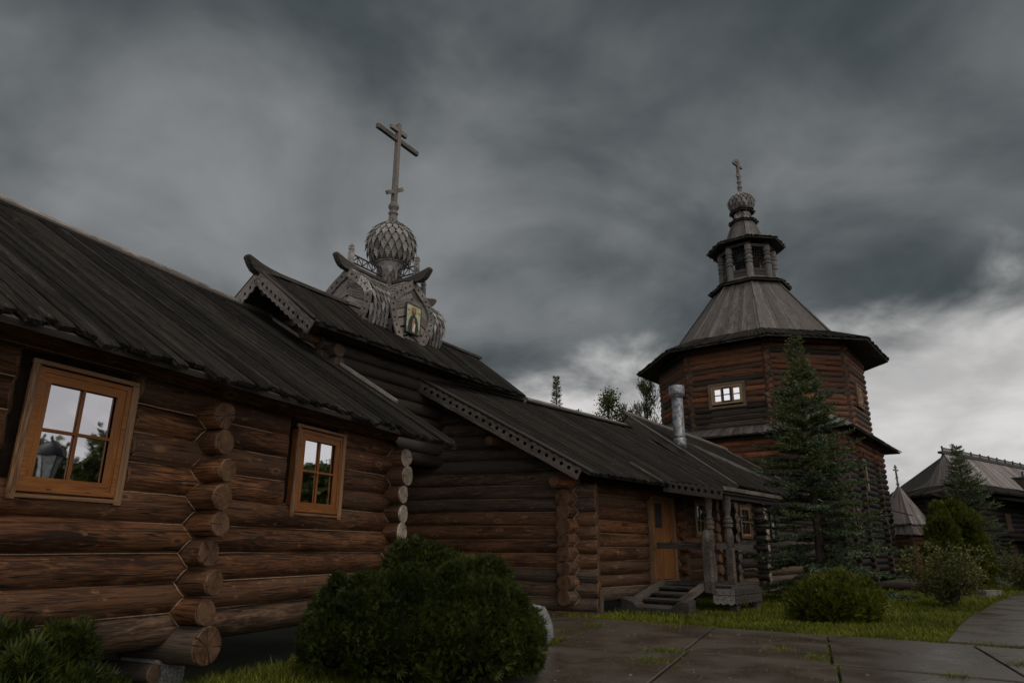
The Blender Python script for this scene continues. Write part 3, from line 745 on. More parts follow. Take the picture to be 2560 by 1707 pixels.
    # crest: end posts and lattice on the ridges
    for ax, d, z in ((1, -1.42, 8.17), (1, 1.42, 8.17), (0, .93, 8.17), (0, -.93, 8.17)):
        p = (0, cy+d) if ax == 1 else (d, cy)
        mb = MB(); x, y = p
        mb.box(x-.055, x+.055, y-.055, y+.055, z-.05, z+.30); mb.box(x-.04, x+.04, y-.04, y+.04, z+.30, z+.345); mb.box(x-.058, x+.058, y-.058, y+.058, z+.345, z+.40)
        mb.box(x-.04, x+.04, y-.04, y+.04, z+.40, z+.44); mb.add([(x-.055, y-.055, z+.44), (x+.055, y-.055, z+.44), (x+.055, y+.055, z+.44), (x-.055, y+.055, z+.44), (x, y, z+.53)], [(0, 1, 4), (1, 2, 4), (2, 3, 4), (3, 0, 4), (3, 2, 1, 0)])
        post = mk('crest_post', mb, 'shingle', h)
        # lattice from the post to the drum
        lb = MB(); a0 = abs(d)-.06; a1 = .30; n = max(3, int((a0-a1)/.17)); sg = 1 if d > 0 else -1
        def Q(e, zz): return (0, cy+sg*e, zz) if ax == 1 else (sg*e, cy, zz)
        lb.obox(Q(a0, z+.24), Q(a1, z+.24), .035, .03); lb.obox(Q(a0, z+.03), Q(a1, z+.03), .035, .03)
        for i in range(n):
            ea, eb = a0-(a0-a1)*i/n, a0-(a0-a1)*(i+1)/n
            if i % 2 == 0: lb.obox(Q(ea, z+.045), Q(eb, z+.225), .025, .022, up=(1, 1, 0))
            else: lb.obox(Q(ea, z+.225), Q(eb, z+.045), .025, .022, up=(1, 1, 0))
            lb.obox(Q(eb, z+.045), Q(eb, z+.225), .022, .022, up=(1, 1, 0))
        mk('crest_lattice', lb, 'greydark', h)
    # ---- drum point in the valley, onion, neck, cross
    c = (0.0, cy)
    dr = MB(); dr.lathe([(.10, 7.95), (.24, 8.25), (.30, 8.52), (.33, 8.62)], 20, c); drum = mk('drum', dr, 'greydark', h, smooth_=True)
    for j, (z, r, tgx) in enumerate(((8.56, .325, .2), (8.44, .30, .3), (8.32, .265, .4), (8.20, .215, .45), (8.08, .16, .5))):
        n = 12
        for k in range(n):
            q = 2*math.pi*(k+.5*(j % 2))/n
            put_shingle(drum, (r*math.sin(q), cy+r*math.cos(q), z), (math.sin(q), math.cos(q), -.35), (-math.sin(q)*.35, -math.cos(q)*.35, -1), 2*math.pi*r/n*1.15, .15, lift=.12)
    cl = MB(); cl.lathe([(.33, 8.60), (.40, 8.62), (.40, 8.65), (.33, 8.67)], 24, c); mk('collar', cl, 'grey', drum)
    prof = [(.30, 8.66), (.44, 8.72), (.55, 8.83), (.615, 9.00), (.632, 9.17), (.61, 9.34), (.545, 9.50), (.44, 9.64), (.32, 9.75), (.21, 9.84), (.14, 9.92), (.11, 9.98)]
    onion(h, c, prof, 9, 21, rn, wfac=.90)
    nk = MB(); nk.lathe([(.135, 9.90), (.12, 10.0), (.10, 10.10), (.135, 10.12), (.135, 10.15), (.10, 10.17), (.095, 10.24), (.135, 10.28), (.15, 10.33), (.135, 10.39), (.095, 10.43), (.10, 10.46), (.085, 10.48)], 16, c); mk('neck', nk, 'grey', h, smooth_=True)
    cross(h, c, 10.44, 12.94, .125, .855, 12.43, .325, 12.72, .295, 10.83, .18)
    # ---- painted panel on the +X face
    ic = MB(); ic.box(.885, .91, cy-.275, cy+.275, 6.57, 7.31); p = mk('icon_panel', ic, plain('icon_ground', (.42, .44, .26), .5, nscale=5, amount=.25), h)
    fr = MB()
    for a in ((cy-.285, cy+.285, 6.555, 6.575), (cy-.285, cy+.285, 7.305, 7.325), (cy-.285, cy-.27, 6.575, 7.305), (cy+.27, cy+.285, 6.575, 7.305)): fr.box(.88, .922, *a)
    mk('icon_frame', fr, 'greydark', p)
    def shape(nm, pts, d, col, th=.004):
        mb = MB(); n = len(pts); mb.add([(.911+d+th, cy+u, z) for u, z in pts]+[(.9105+d, cy+u, z) for u, z in pts], [tuple(range(n))]+[((k+1) % n, k, n+k, n+(k+1) % n) for k in range(n)])
        mk(nm, mb, plain('paint_'+nm, col, .5, nscale=20, amount=.2), p)
    circ = lambda cu, cz, a, b, n=20: [(cu+a*math.cos(2*math.pi*k/n), cz+b*math.sin(2*math.pi*k/n)) for k in range(n)]
    shape('painted_ground', [(-.27, 6.575), (.27, 6.575), (.27, 6.72), (-.27, 6.70)], .0, (.10, .17, .06))
    shape('painted_halo', circ(.0, 7.155, .118, .118), .001, (.50, .25, .06))
    shape('painted_robe', [(-.19, 6.585), (.17, 6.585), (.19, 6.72), (.17, 6.90), (.115, 7.00), (.03, 7.05), (-.04, 7.05), (-.12, 6.99), (-.175, 6.88), (-.2, 6.72)], .003, (.018, .016, .018))
    shape('painted_hood', circ(.0, 7.13, .072, .098), .006, (.03, .022, .02))
    shape('painted_face', circ(.0, 7.145, .05, .068), .009, (.33, .17, .08))
    shape('painted_beard', [(-.047, 7.13), (-.02, 7.11), (.02, 7.11), (.047, 7.13), (.035, 7.06), (0, 7.02), (-.035, 7.06)], .012, (.10, .075, .06))
    shape('painted_tunic', [(-.045, 6.59), (.05, 6.59), (.06, 6.80), (.03, 6.96), (-.02, 6.96), (-.055, 6.80)], .007, (.33, .2, .1))
    shape('painted_hand', circ(-.005, 6.93, .03, .022, 10), .011, (.45, .27, .15))
    shape('painted_scroll', [(-.04, 6.63), (.045, 6.61), (.065, 6.82), (.02, 6.83)], .011, (.62, .60, .50))
    for u in (-.2, .2): shape('painted_letters', [(u-.035, 7.13), (u+.035, 7.13), (u+.035, 7.165), (u-.035, 7.165)], .001, (.20, .15, .08))
chapel()
# ------------------------------------------------------------------ middle cottage and its annexe (heading 40)
CW = V((1.708, 16.225, 0))
FZ = [.40+.305*k for k in range(9)]; GZ = [.25+.305*k for k in range(10)]
GD = V((-.9245, -.381, 0))              # the gable wall runs off at a skew
def cottage():
    h = root('log_cottage', 'log cottage with a drilled bargeboard gable, orange door and long plank roof, in the middle', 'cottage', CW, 40)
    rn = random.Random(41)
    T0 = V((.35, 0, 0))
    core = MB(); core.box(-.2, -.13, -.2, 7.6, .3, 3.2)
    a, b = T0+GD*.3-V((0, .0, 0)), T0+GD*6.9; nn = V((GD.y, -GD.x, 0))*.035
    for z0, z1, tt in ((.2, 3.1, 6.9),): core.add([(a-nn)+V((0, 0, z0)), (a+nn)+V((0, 0, z0)), (b+nn)+V((0, 0, z0)), (b-nn)+V((0, 0, z0)), (a-nn)+V((0, 0, z1)), (a+nn)+V((0, 0, z1)), (b+nn)+V((0, 0, z1)), (b-nn)+V((0, 0, z1))],
                                                  [(0, 3, 2, 1), (4, 5, 6, 7), (0, 1, 5, 4), (1, 2, 6, 5), (2, 3, 7, 6), (3, 0, 4, 7)])
    # upper gable backing
    p = [T0+GD*.4+V((0, 0, 3.05)), T0+GD*6.9+V((0, 0, 3.05)), T0+GD*6.9+V((0, 0, 4.2)), T0+GD*4.5+V((0, 0, 5.3))]
    core.add([q-nn for q in p]+[q+nn for q in p], [(0, 1, 2, 3), (7, 6, 5, 4), (0, 4, 5, 1), (1, 5, 6, 2), (2, 6, 7, 3), (3, 7, 4, 0)])
    wall = mk('wall', core, 'core', h)
    mf = lambda z: 'loggrey' if z < .6 else 'log'
    wall_logs(wall, -.62, 7.62, FZ[:8], -.185, .186, [(3.08, 4.5, .65, 2.75), (5.70, 6.85, 1.78, 2.80)], mf, rnd=rn)
    wall_logs(wall, .1, 7.62, FZ[8:], -.185, .186, [], mf, rnd=rn)
    # gable logs, long and low in the triangle
    for k in range(17):
        z = .25+.305*k; t0 = 0. if z < 2.85 else (z-2.78)/.575; t1 = 7.0 if z < 4.1 else 9.0-(z-2.78)/.6
        if t1-t0 < .3: continue
        m = 'loggrey' if (z < 1.0 or 2.3 < z < 3.0) else ('log' if z < 2.9 else 'logdark')
        rr = .182*rn.uniform(.98, 1.03)
        log(wall, T0+GD*(t0+rn.uniform(-.02, .02))+V((0, 0, z)), T0+GD*t1+V((0, 0, z)), rr, (m, 'end'), n=18)
    # cross wall beside the door, and the end strip towards the annexe
    tails(wall, -.5, .20, 4.78, GZ[1:-1], .14, ('log', 'end'), rnd=rn, jit=.05)
    ck = MB()
    for z in GZ[1:]:
        for a0, b0 in (((.05, 3.05), (4.95, 7.5)) if .6 < z < 2.8 else ((.05, 7.5),)):
            ck.tube([(-.072+rn.uniform(-.004, .004), a0+(b0-a0)*i/6, z+rn.uniform(-.005, .005)) for i in range(7)], rn.choice((.006, .008, .010)), 5)
    no = V((-GD.y, GD.x, 0)); no = no if no.y < 0 else -no
    for z in FZ:
        ck.tube([T0+GD*(.75+5.6*i/8)+no*(.103+rn.uniform(-.004, .004))+V((0, 0, z+rn.uniform(-.005, .005))) for i in range(9)], .0055, 5)
        # zigzag in the notch: where the protruding front log meets the gable logs
        pts = []
        for i in range(9):
            dz = -.150+.300*i/8; o_ = math.sqrt(max(1e-4, .182**2-(abs(dz)-.1525)**2)); x = -.185+math.sqrt(max(1e-4, .186**2-dz*dz))
            pts.append(T0+GD*((x-T0.x-no.x*o_)/GD.x-.006)+no*(o_+.006)+V((0, 0, z+dz)))
        ck.tube(pts, .007, 5)
    mk('caulking', ck, 'chink', wall)
    # sill log under the corner
    log(wall, T0+GD*(-.04)+V((0, 0, .02)), T0+GD*7+V((0, 0, .02)), .15, ('loggrey', 'end'), n=16)
    pl = plank(wall, (.37, .03, .05), (.37, .03, .55), (0, -1, 0), .12, .12, .14, 'loggrey', name='corner_post', worn=False)
    # door
    d = MB()
    for q in ((3.16, 3.24), (4.36, 4.46)): d.box(-.16, .02, q[0], q[1], .66, 2.72)
    d.box(-.16, .02, 3.16, 4.46, 2.722, 2.80); d.box(-.3, .06, 3.13, 4.49, .56, .655)
    dr = mk('door', d, 'trim', h)
    for i in range(6): plank(dr, (-.09, 3.34+.185*i, .67), (-.09, 3.34+.185*i, 2.71), (1, 0, 0), .18, .18, .04, 'door', name='door_board', worn=False)
    hb = MB(); hb.box(-.046, -.02, 4.24, 4.27, 1.45, 1.66); mk('door_handle', hb, 'metaldk', dr)
    sg = MB(); sg.box(-.048, -.036, 3.42, 3.78, 1.98, 2.62); mk('door_panel', sg, 'greydark', dr)
    window(h, 5.80, 6.75, 1.84, 2.78, x=.012, cols=3, rows=2, glass='glassdk', fm='yellow', tm='trim', fw=.1, trim=.09, mid=.42)
    # roof: planks fan from the skewed gable to the annexe
    roof_side(h, (.85, 7.75, 2.98), (.85, -.91, 2.98), (-3.32, 7.75, 5.56), (-3.32, -2.63, 5.52), 60, 'roof', thick=.042, rag=.05, alt=.014, rnd=rn)
    b2 = MB(); b2.add([(-3.32, 7.75, 5.55), (-3.32, -2.63, 5.51), (-7.5, -4.3, 2.95), (-7.5, 7.75, 2.95), (-3.32, 7.75, 5.48), (-3.32, -2.63, 5.44), (-7.5, -4.3, 2.88), (-7.5, 7.75, 2.88)],
                      [(0, 3, 2, 1), (4, 5, 6, 7), (0, 1, 5, 4), (1, 2, 6, 5), (2, 3, 7, 6), (3, 0, 4, 7)]); mk('rear_roof', b2, 'roof', h)
    for i in range(5):
        y0, y1 = -2.8+2.12*i, -2.8+2.12*(i+1)-.03
        log(h, (-3.32, y0, 5.62+.012*(i % 2)), (-3.32, y1, 5.63+.012*(i % 2)), .085, ('grey', 'enddark'), name='ridge_pole', n=10)
    plank(h, (-3.2, -2.7, 5.55), (-3.2, 7.7, 5.60), (.6, 0, 1), .22, .22, .035, 'greydark', name='ridge_board', worn=False)
    e = V((.85, -.93, 2.98)); r = V((-3.32, -2.66, 5.52)); n2 = no
    bargeboard(h, e+V((-.25, -.115, -.02)), lerp(e, r, .98)+V((-.02, -.03, -.17)), .23, .03, n2, 'greymid', pitch=.19, hr=.042, scal=.03)
    plank(h, e+V((0, -.01, .03)), r+V((0, -.01, .03)), (.55, -.2, 1), .08, .08, .035, 'greydark', name='verge_board', worn=False)
    for x, z in ((-.165, 2.98), (-1.6, 3.95)): log(h, (x, -1.0-.41*(-.165-x), z-.12), (x, 1.5, z-.12), .12, ('logred', 'end'), name='purlin')
    log(h, (-.165, .5, 3.0), (-.165, 7.7, 3.0), .13, ('logdark', 'enddark'), name='eave_beam')
    # a raised loose batten on the roof
    plank(h, (.93, 2.05, 3.02), (.1, 1.95, 3.53), (.55, 0, 1), .13, .12, .045, 'greymid', name='batten', worn=False)
cottage()
def annexe():
    a = V((math.sin(rad(40)), math.cos(rad(40)), 0)); b = V((math.cos(rad(40)), -math.sin(rad(40)), 0))
    h = root('log_annexe', 'log annexe with raised plank roof beyond the porch, log ends showing as two pale strips', 'annexe', CW+a*7.64, 40)
    rn = random.Random(51)
    core = MB(); core.box(-.2, -.13, 0, 9.2, .3, 3.5); wall = mk('wall', core, 'core', h)
    fz = FZ+[.40+.305*9]
    wall_logs(wall, .12, 9.3, fz, -.185, .186, [(1.42, 2.42, 1.78, 2.85), (4.2, 4.95, 1.78, 2.85)], lambda z: 'loggrey' if z < .9 else 'logdark', rnd=rn)
    tails(wall, -.5, .22, -.75, GZ, .14, ('redboard', 'trim'), rnd=rn, jit=.01)
    tails(wall, -.5, .36, .36, GZ[1:], .15, ('logdark', 'endpale'), rnd=rn, jit=.02)
    tails(wall, -.5, .36, 2.82, GZ[1:], .15, ('logdark', 'endpale'), rnd=rn, jit=.02)
    for y in (.36, 2.82): log(wall, (.27, y, -.05), (.27, y, .42), .085, ('loggrey', 'end'), name='footing_post', n=10)
    log(wall, (.1, .1, .1), (.1, 9.2, .1), .13, ('loggrey', 'enddark'))
    window(h, 1.52, 2.32, 1.84, 2.80, x=.012, cols=2, rows=2, glass='glassdk', fm='trim', tm='redboard', fw=.09, trim=.08)
    window(h, 4.25, 4.85, 1.80, 2.76, x=.012, cols=1, rows=1, glass='glassdk', fm='greydark', tm='logdark', fw=.08, trim=.08)
    # roof (its ridge drifts a little off the wall line)
    e0, e1 = V((.42, .30, 3.36)), V((.05, 10.6, 3.36)); r0, r1 = V((-3.28, .10, 6.00)), V((-3.9, 10.0, 5.86))
    roof_side(h, e1, e0, r1, r0, 52, 'roof', thick=.04, rag=.04, alt=.014, rnd=rn)
    q0, q1 = V((-7.0, .1, 3.3)), V((-7.8, 10, 3.3)); d = V((0, 0, .07)); mb = MB()
    mb.add([r0, r1, q1, q0, r0-d, r1-d, q1-d, q0-d], [(0, 1, 2, 3), (7, 6, 5, 4), (0, 4, 5, 1), (1, 5, 6, 2), (2, 6, 7, 3), (3, 7, 4, 0)]); mk('rear_roof', mb, 'roof', h)
    # near verge: boxed edge standing over the cottage roof
    for off, dz, w, mt in ((-.03, -.10, .24, 'greydark'), (-.06, .04, .10, 'grey')):
        plank(h, e0+V((.04, off, dz)), r0+V((0, off, dz)), (0, -1, 0) if w > .2 else (.6, 0, 1), w, w, .035, mt, name='verge_board', worn=False)
    plank(h, e1+V((0, .03, .05)), r1+V((0, .03, .05)), (.6, 0, 1), .09, .09, .03, 'grey', name='verge_board', worn=False)
    log(h, r0+V((0, -.35, .08)), r1+V((0, .2, .08)), .085, ('grey', 'enddark'), name='ridge_pole', n=10)
    g = MB(); g.add([(.0, .06, 3.0), (-6.6, .06, 3.0), (-3.3, .06, 5.9), (.0, .10, 3.0), (-6.6, .10, 3.0), (-3.3, .10, 5.9)], [(0, 1, 2), (5, 4, 3), (0, 2, 5, 3), (1, 4, 5, 2), (0, 3, 4, 1)]); mk('gable_end', g, 'greydark', h)
    g = MB(); g.add([(-.1, 9.3, .3), (-6.6, 9.3, .3), (-6.6, 9.3, 3.4), (-3.7, 9.3, 5.7), (-.1, 9.3, 3.4)], [(0, 1, 2, 3, 4)]); g.add([(-.1, 9.36, .3), (-6.6, 9.36, .3), (-6.6, 9.36, 3.4), (-3.7, 9.36, 5.7), (-.1, 9.36, 3.4)], [(4, 3, 2, 1, 0)]); mk('far_end', g, 'logdark', h)
    # chimney pipe
    c = V((5.955, 24.10, 0))-(CW+a*7.64); lx, ly = c.dot(b), c.dot(a)
    p = MB(); p.lathe([(.235, 4.70), (.225, 5.15), (.20, 5.17), (.20, 5.2), (.215, 5.22), (.215, 5.26), (.20, 5.28), (.20, 6.62), (.19, 6.64)], 20, (lx, ly)); ch = mk('chimney_pipe', p, 'metal', h, smooth_=True)
    p = MB(); p.lathe([(.205, 6.60), (.205, 6.68), (.275, 6.74), (.282, 6.80), (.282, 7.05), (.272, 7.06)], 20, (lx, ly)); mk('chimney_cap', p, 'metal', ch, smooth_=True)
    p = MB(); p.lathe([(.19, 6.5), (.19, 6.735)], 16, (lx, ly)); mk('chimney_flue', p, 'metaldk', ch)
annexe()
# ------------------------------------------------------------------ porch in front of the door
def turned(par, x, y, z0, z1, mat='greydark', w=.17, low=.9):
    """porch column: square foot, turned vase and rings"""
    mb = MB(); k = w/2
    mb.box(x-k, x+k, y-k, y+k, z0, z0+low)
    H = z1-(z0+low); zb = z0+low
    P = [(k*.75, 0), (k*1.0, .03), (k*1.35, .12), (k*1.42, .20), (k*1.2, .30), (k*.95, .36), (k*1.45, .38), (k*1.45, .42), (k*1.1, .44), (k*1.5, .46), (k*1.5, .50), (k*1.1, .52), (k*1.4, .545), (k*.9, .57), (k*.85, .62), (k*1.2, .72), (k*1.38, .80), (k*1.3, .90), (k*1.0, .97), (k*1.2, 1.0)]
    mb.lathe([(r, zb+q*H) for r, q in P], 16, (x, y)); return mk('post', mb, mat, par)
def porch():
    h = root('porch', 'weathered timber porch with turned posts, railing and open steps before the orange door', 'porch', CW, 40)
    rn = random.Random(61)
    Z = .62
    fr = MB(); fr.box(.05, 2.12, 3.0, 3.14, .44, .60); fr.box(1.98, 2.12, 3.14, 4.7, .44, .60); fr.box(.05, .2, 3.14, 4.7, .44, .60); fr.box(.2, 1.98, 4.56, 4.7, .44, .60)
    deck = mk('deck_frame', fr, 'greydark', h)
    for i in range(11): plank(deck, (.11+.192*i, 2.94, Z-.035), (.11+.192*i, 4.75, Z-.035), (0, 0, 1), .182, .182, .04, 'greydark', name='deck_board', worn=False)
    turned(h, 1.62, 3.12, Z, 2.84, 'greymid', .155, .75); turned(h, 2.02, 3.30, Z, 2.78, 'greymid', .16, .85)
    for x, y in ((2.02, 3.30), (2.02, 4.5), (.2, 3.1)):
        mb = MB(); mb.box(x-.10, x+.10, y-.10, y+.10, -.1, .44); mk('footing', mb, 'greydark', h)
    # newel with a rounded head
    mb = MB(); x, y, k = 1.66, 2.80, .09
    mb.box(x-k, x+k, y-k, y+k, .45, 1.62); mb.lathe([(k*1.41, 1.62), (k*1.45, 1.70), (k*1.15, 1.80), (k*.9, 1.86), (k*.5, 1.90)], 8, (x, y), rot=math.pi/8); mk('newel_post', mb, 'greymid', h)
    # rails
    for p, q, w in (((.15, 3.12, 1.52), (1.55, 3.12, 1.52), .15), ((1.72, 3.15, 1.52), (1.96, 3.28, 1.52), .15), ((2.04, 3.4, 1.5), (2.05, 4.6, 1.5), .14)):
        plank(h, p, q, (0, -1, 0) if p[1] < 3.3 else (1, 0, 0), w, w, .06, 'greydark', name='rail', worn=False)
    # scalloped skirt boards
    for z, w in ((.47, .14), (.31, .15)):
        mb = holed(lambda s, c, d: (2.14+d, 3.02+s, z+c), 1.7, w, .2, .02, .03, n=5, scal=.045 if z < .4 else .0); mk('skirt_board', mb, 'greydark', h)
        mb = holed(lambda s, c, d: (1.66+s, 2.97-d, z+c), .52, w, .17, .02, .03, n=5, scal=.045 if z < .4 else .0); mk('skirt_board', mb, 'grey', h)
    # steps: two strings, treads, and the scooped log they land on
    for x in (.34, 1.50): plank(h, (x, 1.55, .20), (x, 2.98, .55), (0, -.2, 1), .10, .10, .16, 'greymid', name='step_string', worn=False)
    for k, (y, z) in enumerate(((1.92, .27), (2.34, .39), (2.76, .51))):
        plank(h, (.40, y, z), (1.45, y, z), (0, -.1, 1), .27, .27, .045, 'greydark', name='tread', worn=False)
    mb = MB(); P = []
    for i in range(13):
        s = i/12; x = .10+s*1.72; top = .34 if (s < .14 or s > .86) else .34-.15*min(1, min(s-.14, .86-s)/.1)
        P.append((x, top))
    vs = []
    for x, t in P: vs += [(x, 1.28, -.06), (x, 1.66, -.06), (x, 1.64, t), (x, 1.58, t+.015), (x, 1.36, t+.01), (x, 1.29, t-.04)]
    n = 6; fs = [tuple(range(n-1, -1, -1)), tuple(range(len(vs)-n, len(vs)))]
    for i in range(len(P)-1):
        for k in range(n): fs.append((i*n+k, i*n+(k+1) % n, (i+1)*n+(k+1) % n, (i+1)*n+k))
    mb.add(vs, fs); mk('landing_log', mb, 'greydark', h)
    # roof over the porch
    roof_side(h, (2.22, 6.6, 2.80), (2.22, 2.66, 2.80), (.86, 6.6, 3.07), (.86, 2.66, 3.07), 24, 'roof', thick=.035, rag=.03, alt=.015, rnd=rn)
    bargeboard(h, (2.24, 2.60, 2.70), (.70, 2.60, 2.96), .24, .03, (0, -1, 0), 'greydark', pitch=.17, hr=.05)
    plank(h, (2.26, 2.6, 2.845), (2.24, 6.65, 2.845), (1, 0, .2), .10, .10, .03, 'greymid', name='eave_board', worn=False)
    plank(h, (1.6, 3.1, 2.74), (1.62, 6.3, 2.74), (1, 0, 0), .14, .14, .1, 'greydark', name='beam', worn=False)
    plank(h, (2.0, 3.1, 2.70), (2.02, 6.4, 2.70), (1, 0, 0), .12, .12, .1, 'greydark', name='beam', worn=False)
porch()
# ------------------------------------------------------------------ octagonal tower
TC = V((14.2, 38.2, 0))
def octo(R, z, k0=0):
    return [V((R*math.sin(rad(22.5+45*k)), R*math.cos(rad(22.5+45*k)), z)) for k in range(8)]
def tower():
    h = root('bell_tower', 'tall octagonal log tower with tented plank roof, open belfry, small onion dome and cross', 'tower', TC, 38)
    rn = random.Random(71)
    # ---- square base
    core = MB(); s = 4.7; core.box(-s, s, -s, s, 0, 7.3); core.lathe([(5.05, 6.5), (5.05, 11.9)], 8, rot=rad(22.5)); wall = mk('wall', core, 'core', h)
    zs = [.18+.30*k for k in range(23)]; S = 4.85
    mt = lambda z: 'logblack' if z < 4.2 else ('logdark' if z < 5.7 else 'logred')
    for z in zs:
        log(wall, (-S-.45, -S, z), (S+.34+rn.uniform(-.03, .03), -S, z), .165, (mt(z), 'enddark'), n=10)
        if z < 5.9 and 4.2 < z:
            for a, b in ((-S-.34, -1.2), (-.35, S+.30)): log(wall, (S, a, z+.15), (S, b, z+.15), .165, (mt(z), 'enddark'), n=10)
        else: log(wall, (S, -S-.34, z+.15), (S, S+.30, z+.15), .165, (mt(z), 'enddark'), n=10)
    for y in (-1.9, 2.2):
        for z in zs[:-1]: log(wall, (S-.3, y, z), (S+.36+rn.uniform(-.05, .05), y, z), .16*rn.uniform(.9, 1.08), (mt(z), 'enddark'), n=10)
    for i in range(8): log(wall, (S+.15, -S+.35, .35), (S+.15, -S+.36, .3), .01, ('logdark', 'enddark'), n=6) if False else None
    window(h, -1.22, -.33, 4.35, 5.75, x=S+.16, cols=1, rows=1, glass='glassdk', fm='redboard', tm='endpale', fw=.1, trim=.16)
    window(h, -3.6, -2.9, 2.2, 3.3, x=S+.16, cols=2, rows=2, glass='glassdk', fm='redboard', tm='logdark', fw=.1, trim=.1)
    # lean-to porch roof stub on the right face
    plank(h, (S+.1, 4.6, 3.55), (S+1.1, 4.6, 3.25), (0, 0, 1), 1.4, 1.4, .06, 'greydark', name='canopy', worn=False)
    # ---- octagon walls, visible faces log by log
    R = 5.38; oz = [7.0+.29*k for k in range(17)]
    C = octo(R, 0)
    # face k runs from corner k to k+1 ; its outward normal has heading 45(k+1)
    for k in range(8):
        vis = k in (1, 2, 3, 4, 5)
        a, b = C[k], C[(k+1) % 8]; d = (b-a).normalized()
        if not vis: continue
        for j, z in enumerate(oz):
            zz = z+(.145 if k % 2 else 0)
            if zz > 11.75: continue
            op = None
            if k == 3: op = (.30, .72, 8.4, 9.6)      # face towards the camera's left
            if k == 1: op = (.40, .70, 8.55, 9.7)
            L = (b-a).length
            segs = [(-.22, L+.22)]
            if op and op[2] < zz < op[3]: segs = [(-.22, L*op[0]), (L*op[1], L+.22)]
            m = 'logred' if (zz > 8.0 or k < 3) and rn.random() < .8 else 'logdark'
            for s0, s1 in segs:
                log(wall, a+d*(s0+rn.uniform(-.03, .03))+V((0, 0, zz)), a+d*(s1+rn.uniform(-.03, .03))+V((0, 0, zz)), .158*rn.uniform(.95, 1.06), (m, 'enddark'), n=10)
    ck = MB()
    for k in (1, 2, 3, 4):
        a, b = C[k], C[(k+1) % 8]; n = ((a+b)/2).normalized()
        for z in oz[1:]:
            zz = z+(.145 if k % 2 else 0)-.145
            if rn.random() < .75 and zz < 11.4:
                t0 = rn.uniform(.02, .35); t1 = rn.uniform(.6, .98)
                if k in (1, 3) and 8.3 < zz < 9.8: t1 = .28
                if t1 > t0: ck.tube([a.lerp(b, t0+(t1-t0)*i/5)+n*.098+V((0, 0, zz+rn.uniform(-.008, .008))) for i in range(6)], .010, 4)
    mk('caulking', ck, 'chink', wall)
    # ---- windows of the octagon (frame in the plane of a face)
    def face_window(k, t0, t1, z0, z1, leaves, nm='window'):
        a, b = C[k], C[(k+1) % 8]; L = (b-a).length; d = (b-a).normalized(); n = V((d.y, -d.x, 0)); n = n if n.dot(a+b) > 0 else -n
        ya, yb = (-(L*t1), -(L*t0)) if n.cross(V((0, 0, 1))).dot(d) > 0 else (L*t0, L*t1)
        # local frame: X = outward, Y along the face
        yv = V((0, 0, 1)).cross(n)
        M = Matrix(((n.x, yv.x, 0, a.x), (n.y, yv.y, 0, a.y), (0, 0, 1, 0), (0, 0, 0, 1)))
        ya, yb = sorted(((a+d*(L*t0)-a).dot(yv), (a+d*(L*t1)-a).dot(yv)))
        f = MB()
        for q in ((ya, yb, z0, z0+.09), (ya, yb, z1-.09, z1), (ya, ya+.09, z0+.09, z1-.09), (yb-.09, yb, z0+.09, z1-.09)): f.box(.0, .20, *q)
        w = mk(nm, f, 'yellow', h, M)
        tr = MB()
        for q in ((ya-.14, yb+.14, z1+.004, z1+.13), (ya-.14, ya-.004, z0-.1, z1), (yb+.004, yb+.14, z0-.1, z1), (ya-.14, yb+.14, z0-.22, z0-.104)): tr.box(.02, .24, *q)
        mk('trim', tr, 'redboard', w)
        n_ = leaves; st = (yb-ya-.18)/n_
        for i in range(n_):
            y0, y1 = ya+.09+st*i, ya+.09+st*(i+1); sx = .17 if i == 1 else .10
            sb = MB()
            for q in ((y0+.01, y1-.01, z0+.10, z0+.17), (y0+.01, y1-.01, z1-.17, z1-.10), (y0+.01, y0+.08, z0+.17, z1-.17), (y1-.08, y1-.01, z0+.17, z1-.17), (y0+.08, y1-.08, (z0+z1)/2-.02, (z0+z1)/2+.02)): sb.box(sx, sx+.06, *q)
            mk('sash', sb, 'greydark' if i == 1 and n_ == 3 else 'yellow', w)
            for zb in (0, 1):
                za, zc = (z0+.17, (z0+z1)/2-.02) if zb == 0 else ((z0+z1)/2+.02, z1-.17)
                p = MB(); p.box(sx+.01, sx+.022, y0+.082, y1-.082, za+.002, zc-.002); mk('pane', p, 'glass', w)
    face_window(3, .31, .71, 8.52, 9.48, 3); face_window(1, .42, .69, 8.7, 9.6, 2)
    # ---- skirt roof over the square base
    e, ez, ti, tz = 5.75, 6.80, 3.4, 8.28
    for q in range(4):
        ca, sa = math.cos(math.pi/2*q), math.sin(math.pi/2*q)
        rot = lambda x, y, z: V((x*ca-y*sa, x*sa+y*ca, z))
        if q in (0, 3):
            pass
        P = [rot(e, -e, ez), rot(e, e, ez), rot(ti, -ti, tz), rot(ti, ti, tz)]
        if q in (0, 3): roof_side(h, P[1], P[0], P[3], P[2], 44, 'roofgrey', thick=.05, rag=.05, alt=.02, rnd=rn, name='skirt_roof')
        else:
            mb = MB(); dz = V((0, 0, .08)); mb.add(P+[p-dz for p in P], [(0, 1, 3, 2), (6, 7, 5, 4), (0, 4, 5, 1)]); mk('skirt_roof', mb, 'roofgrey', h)
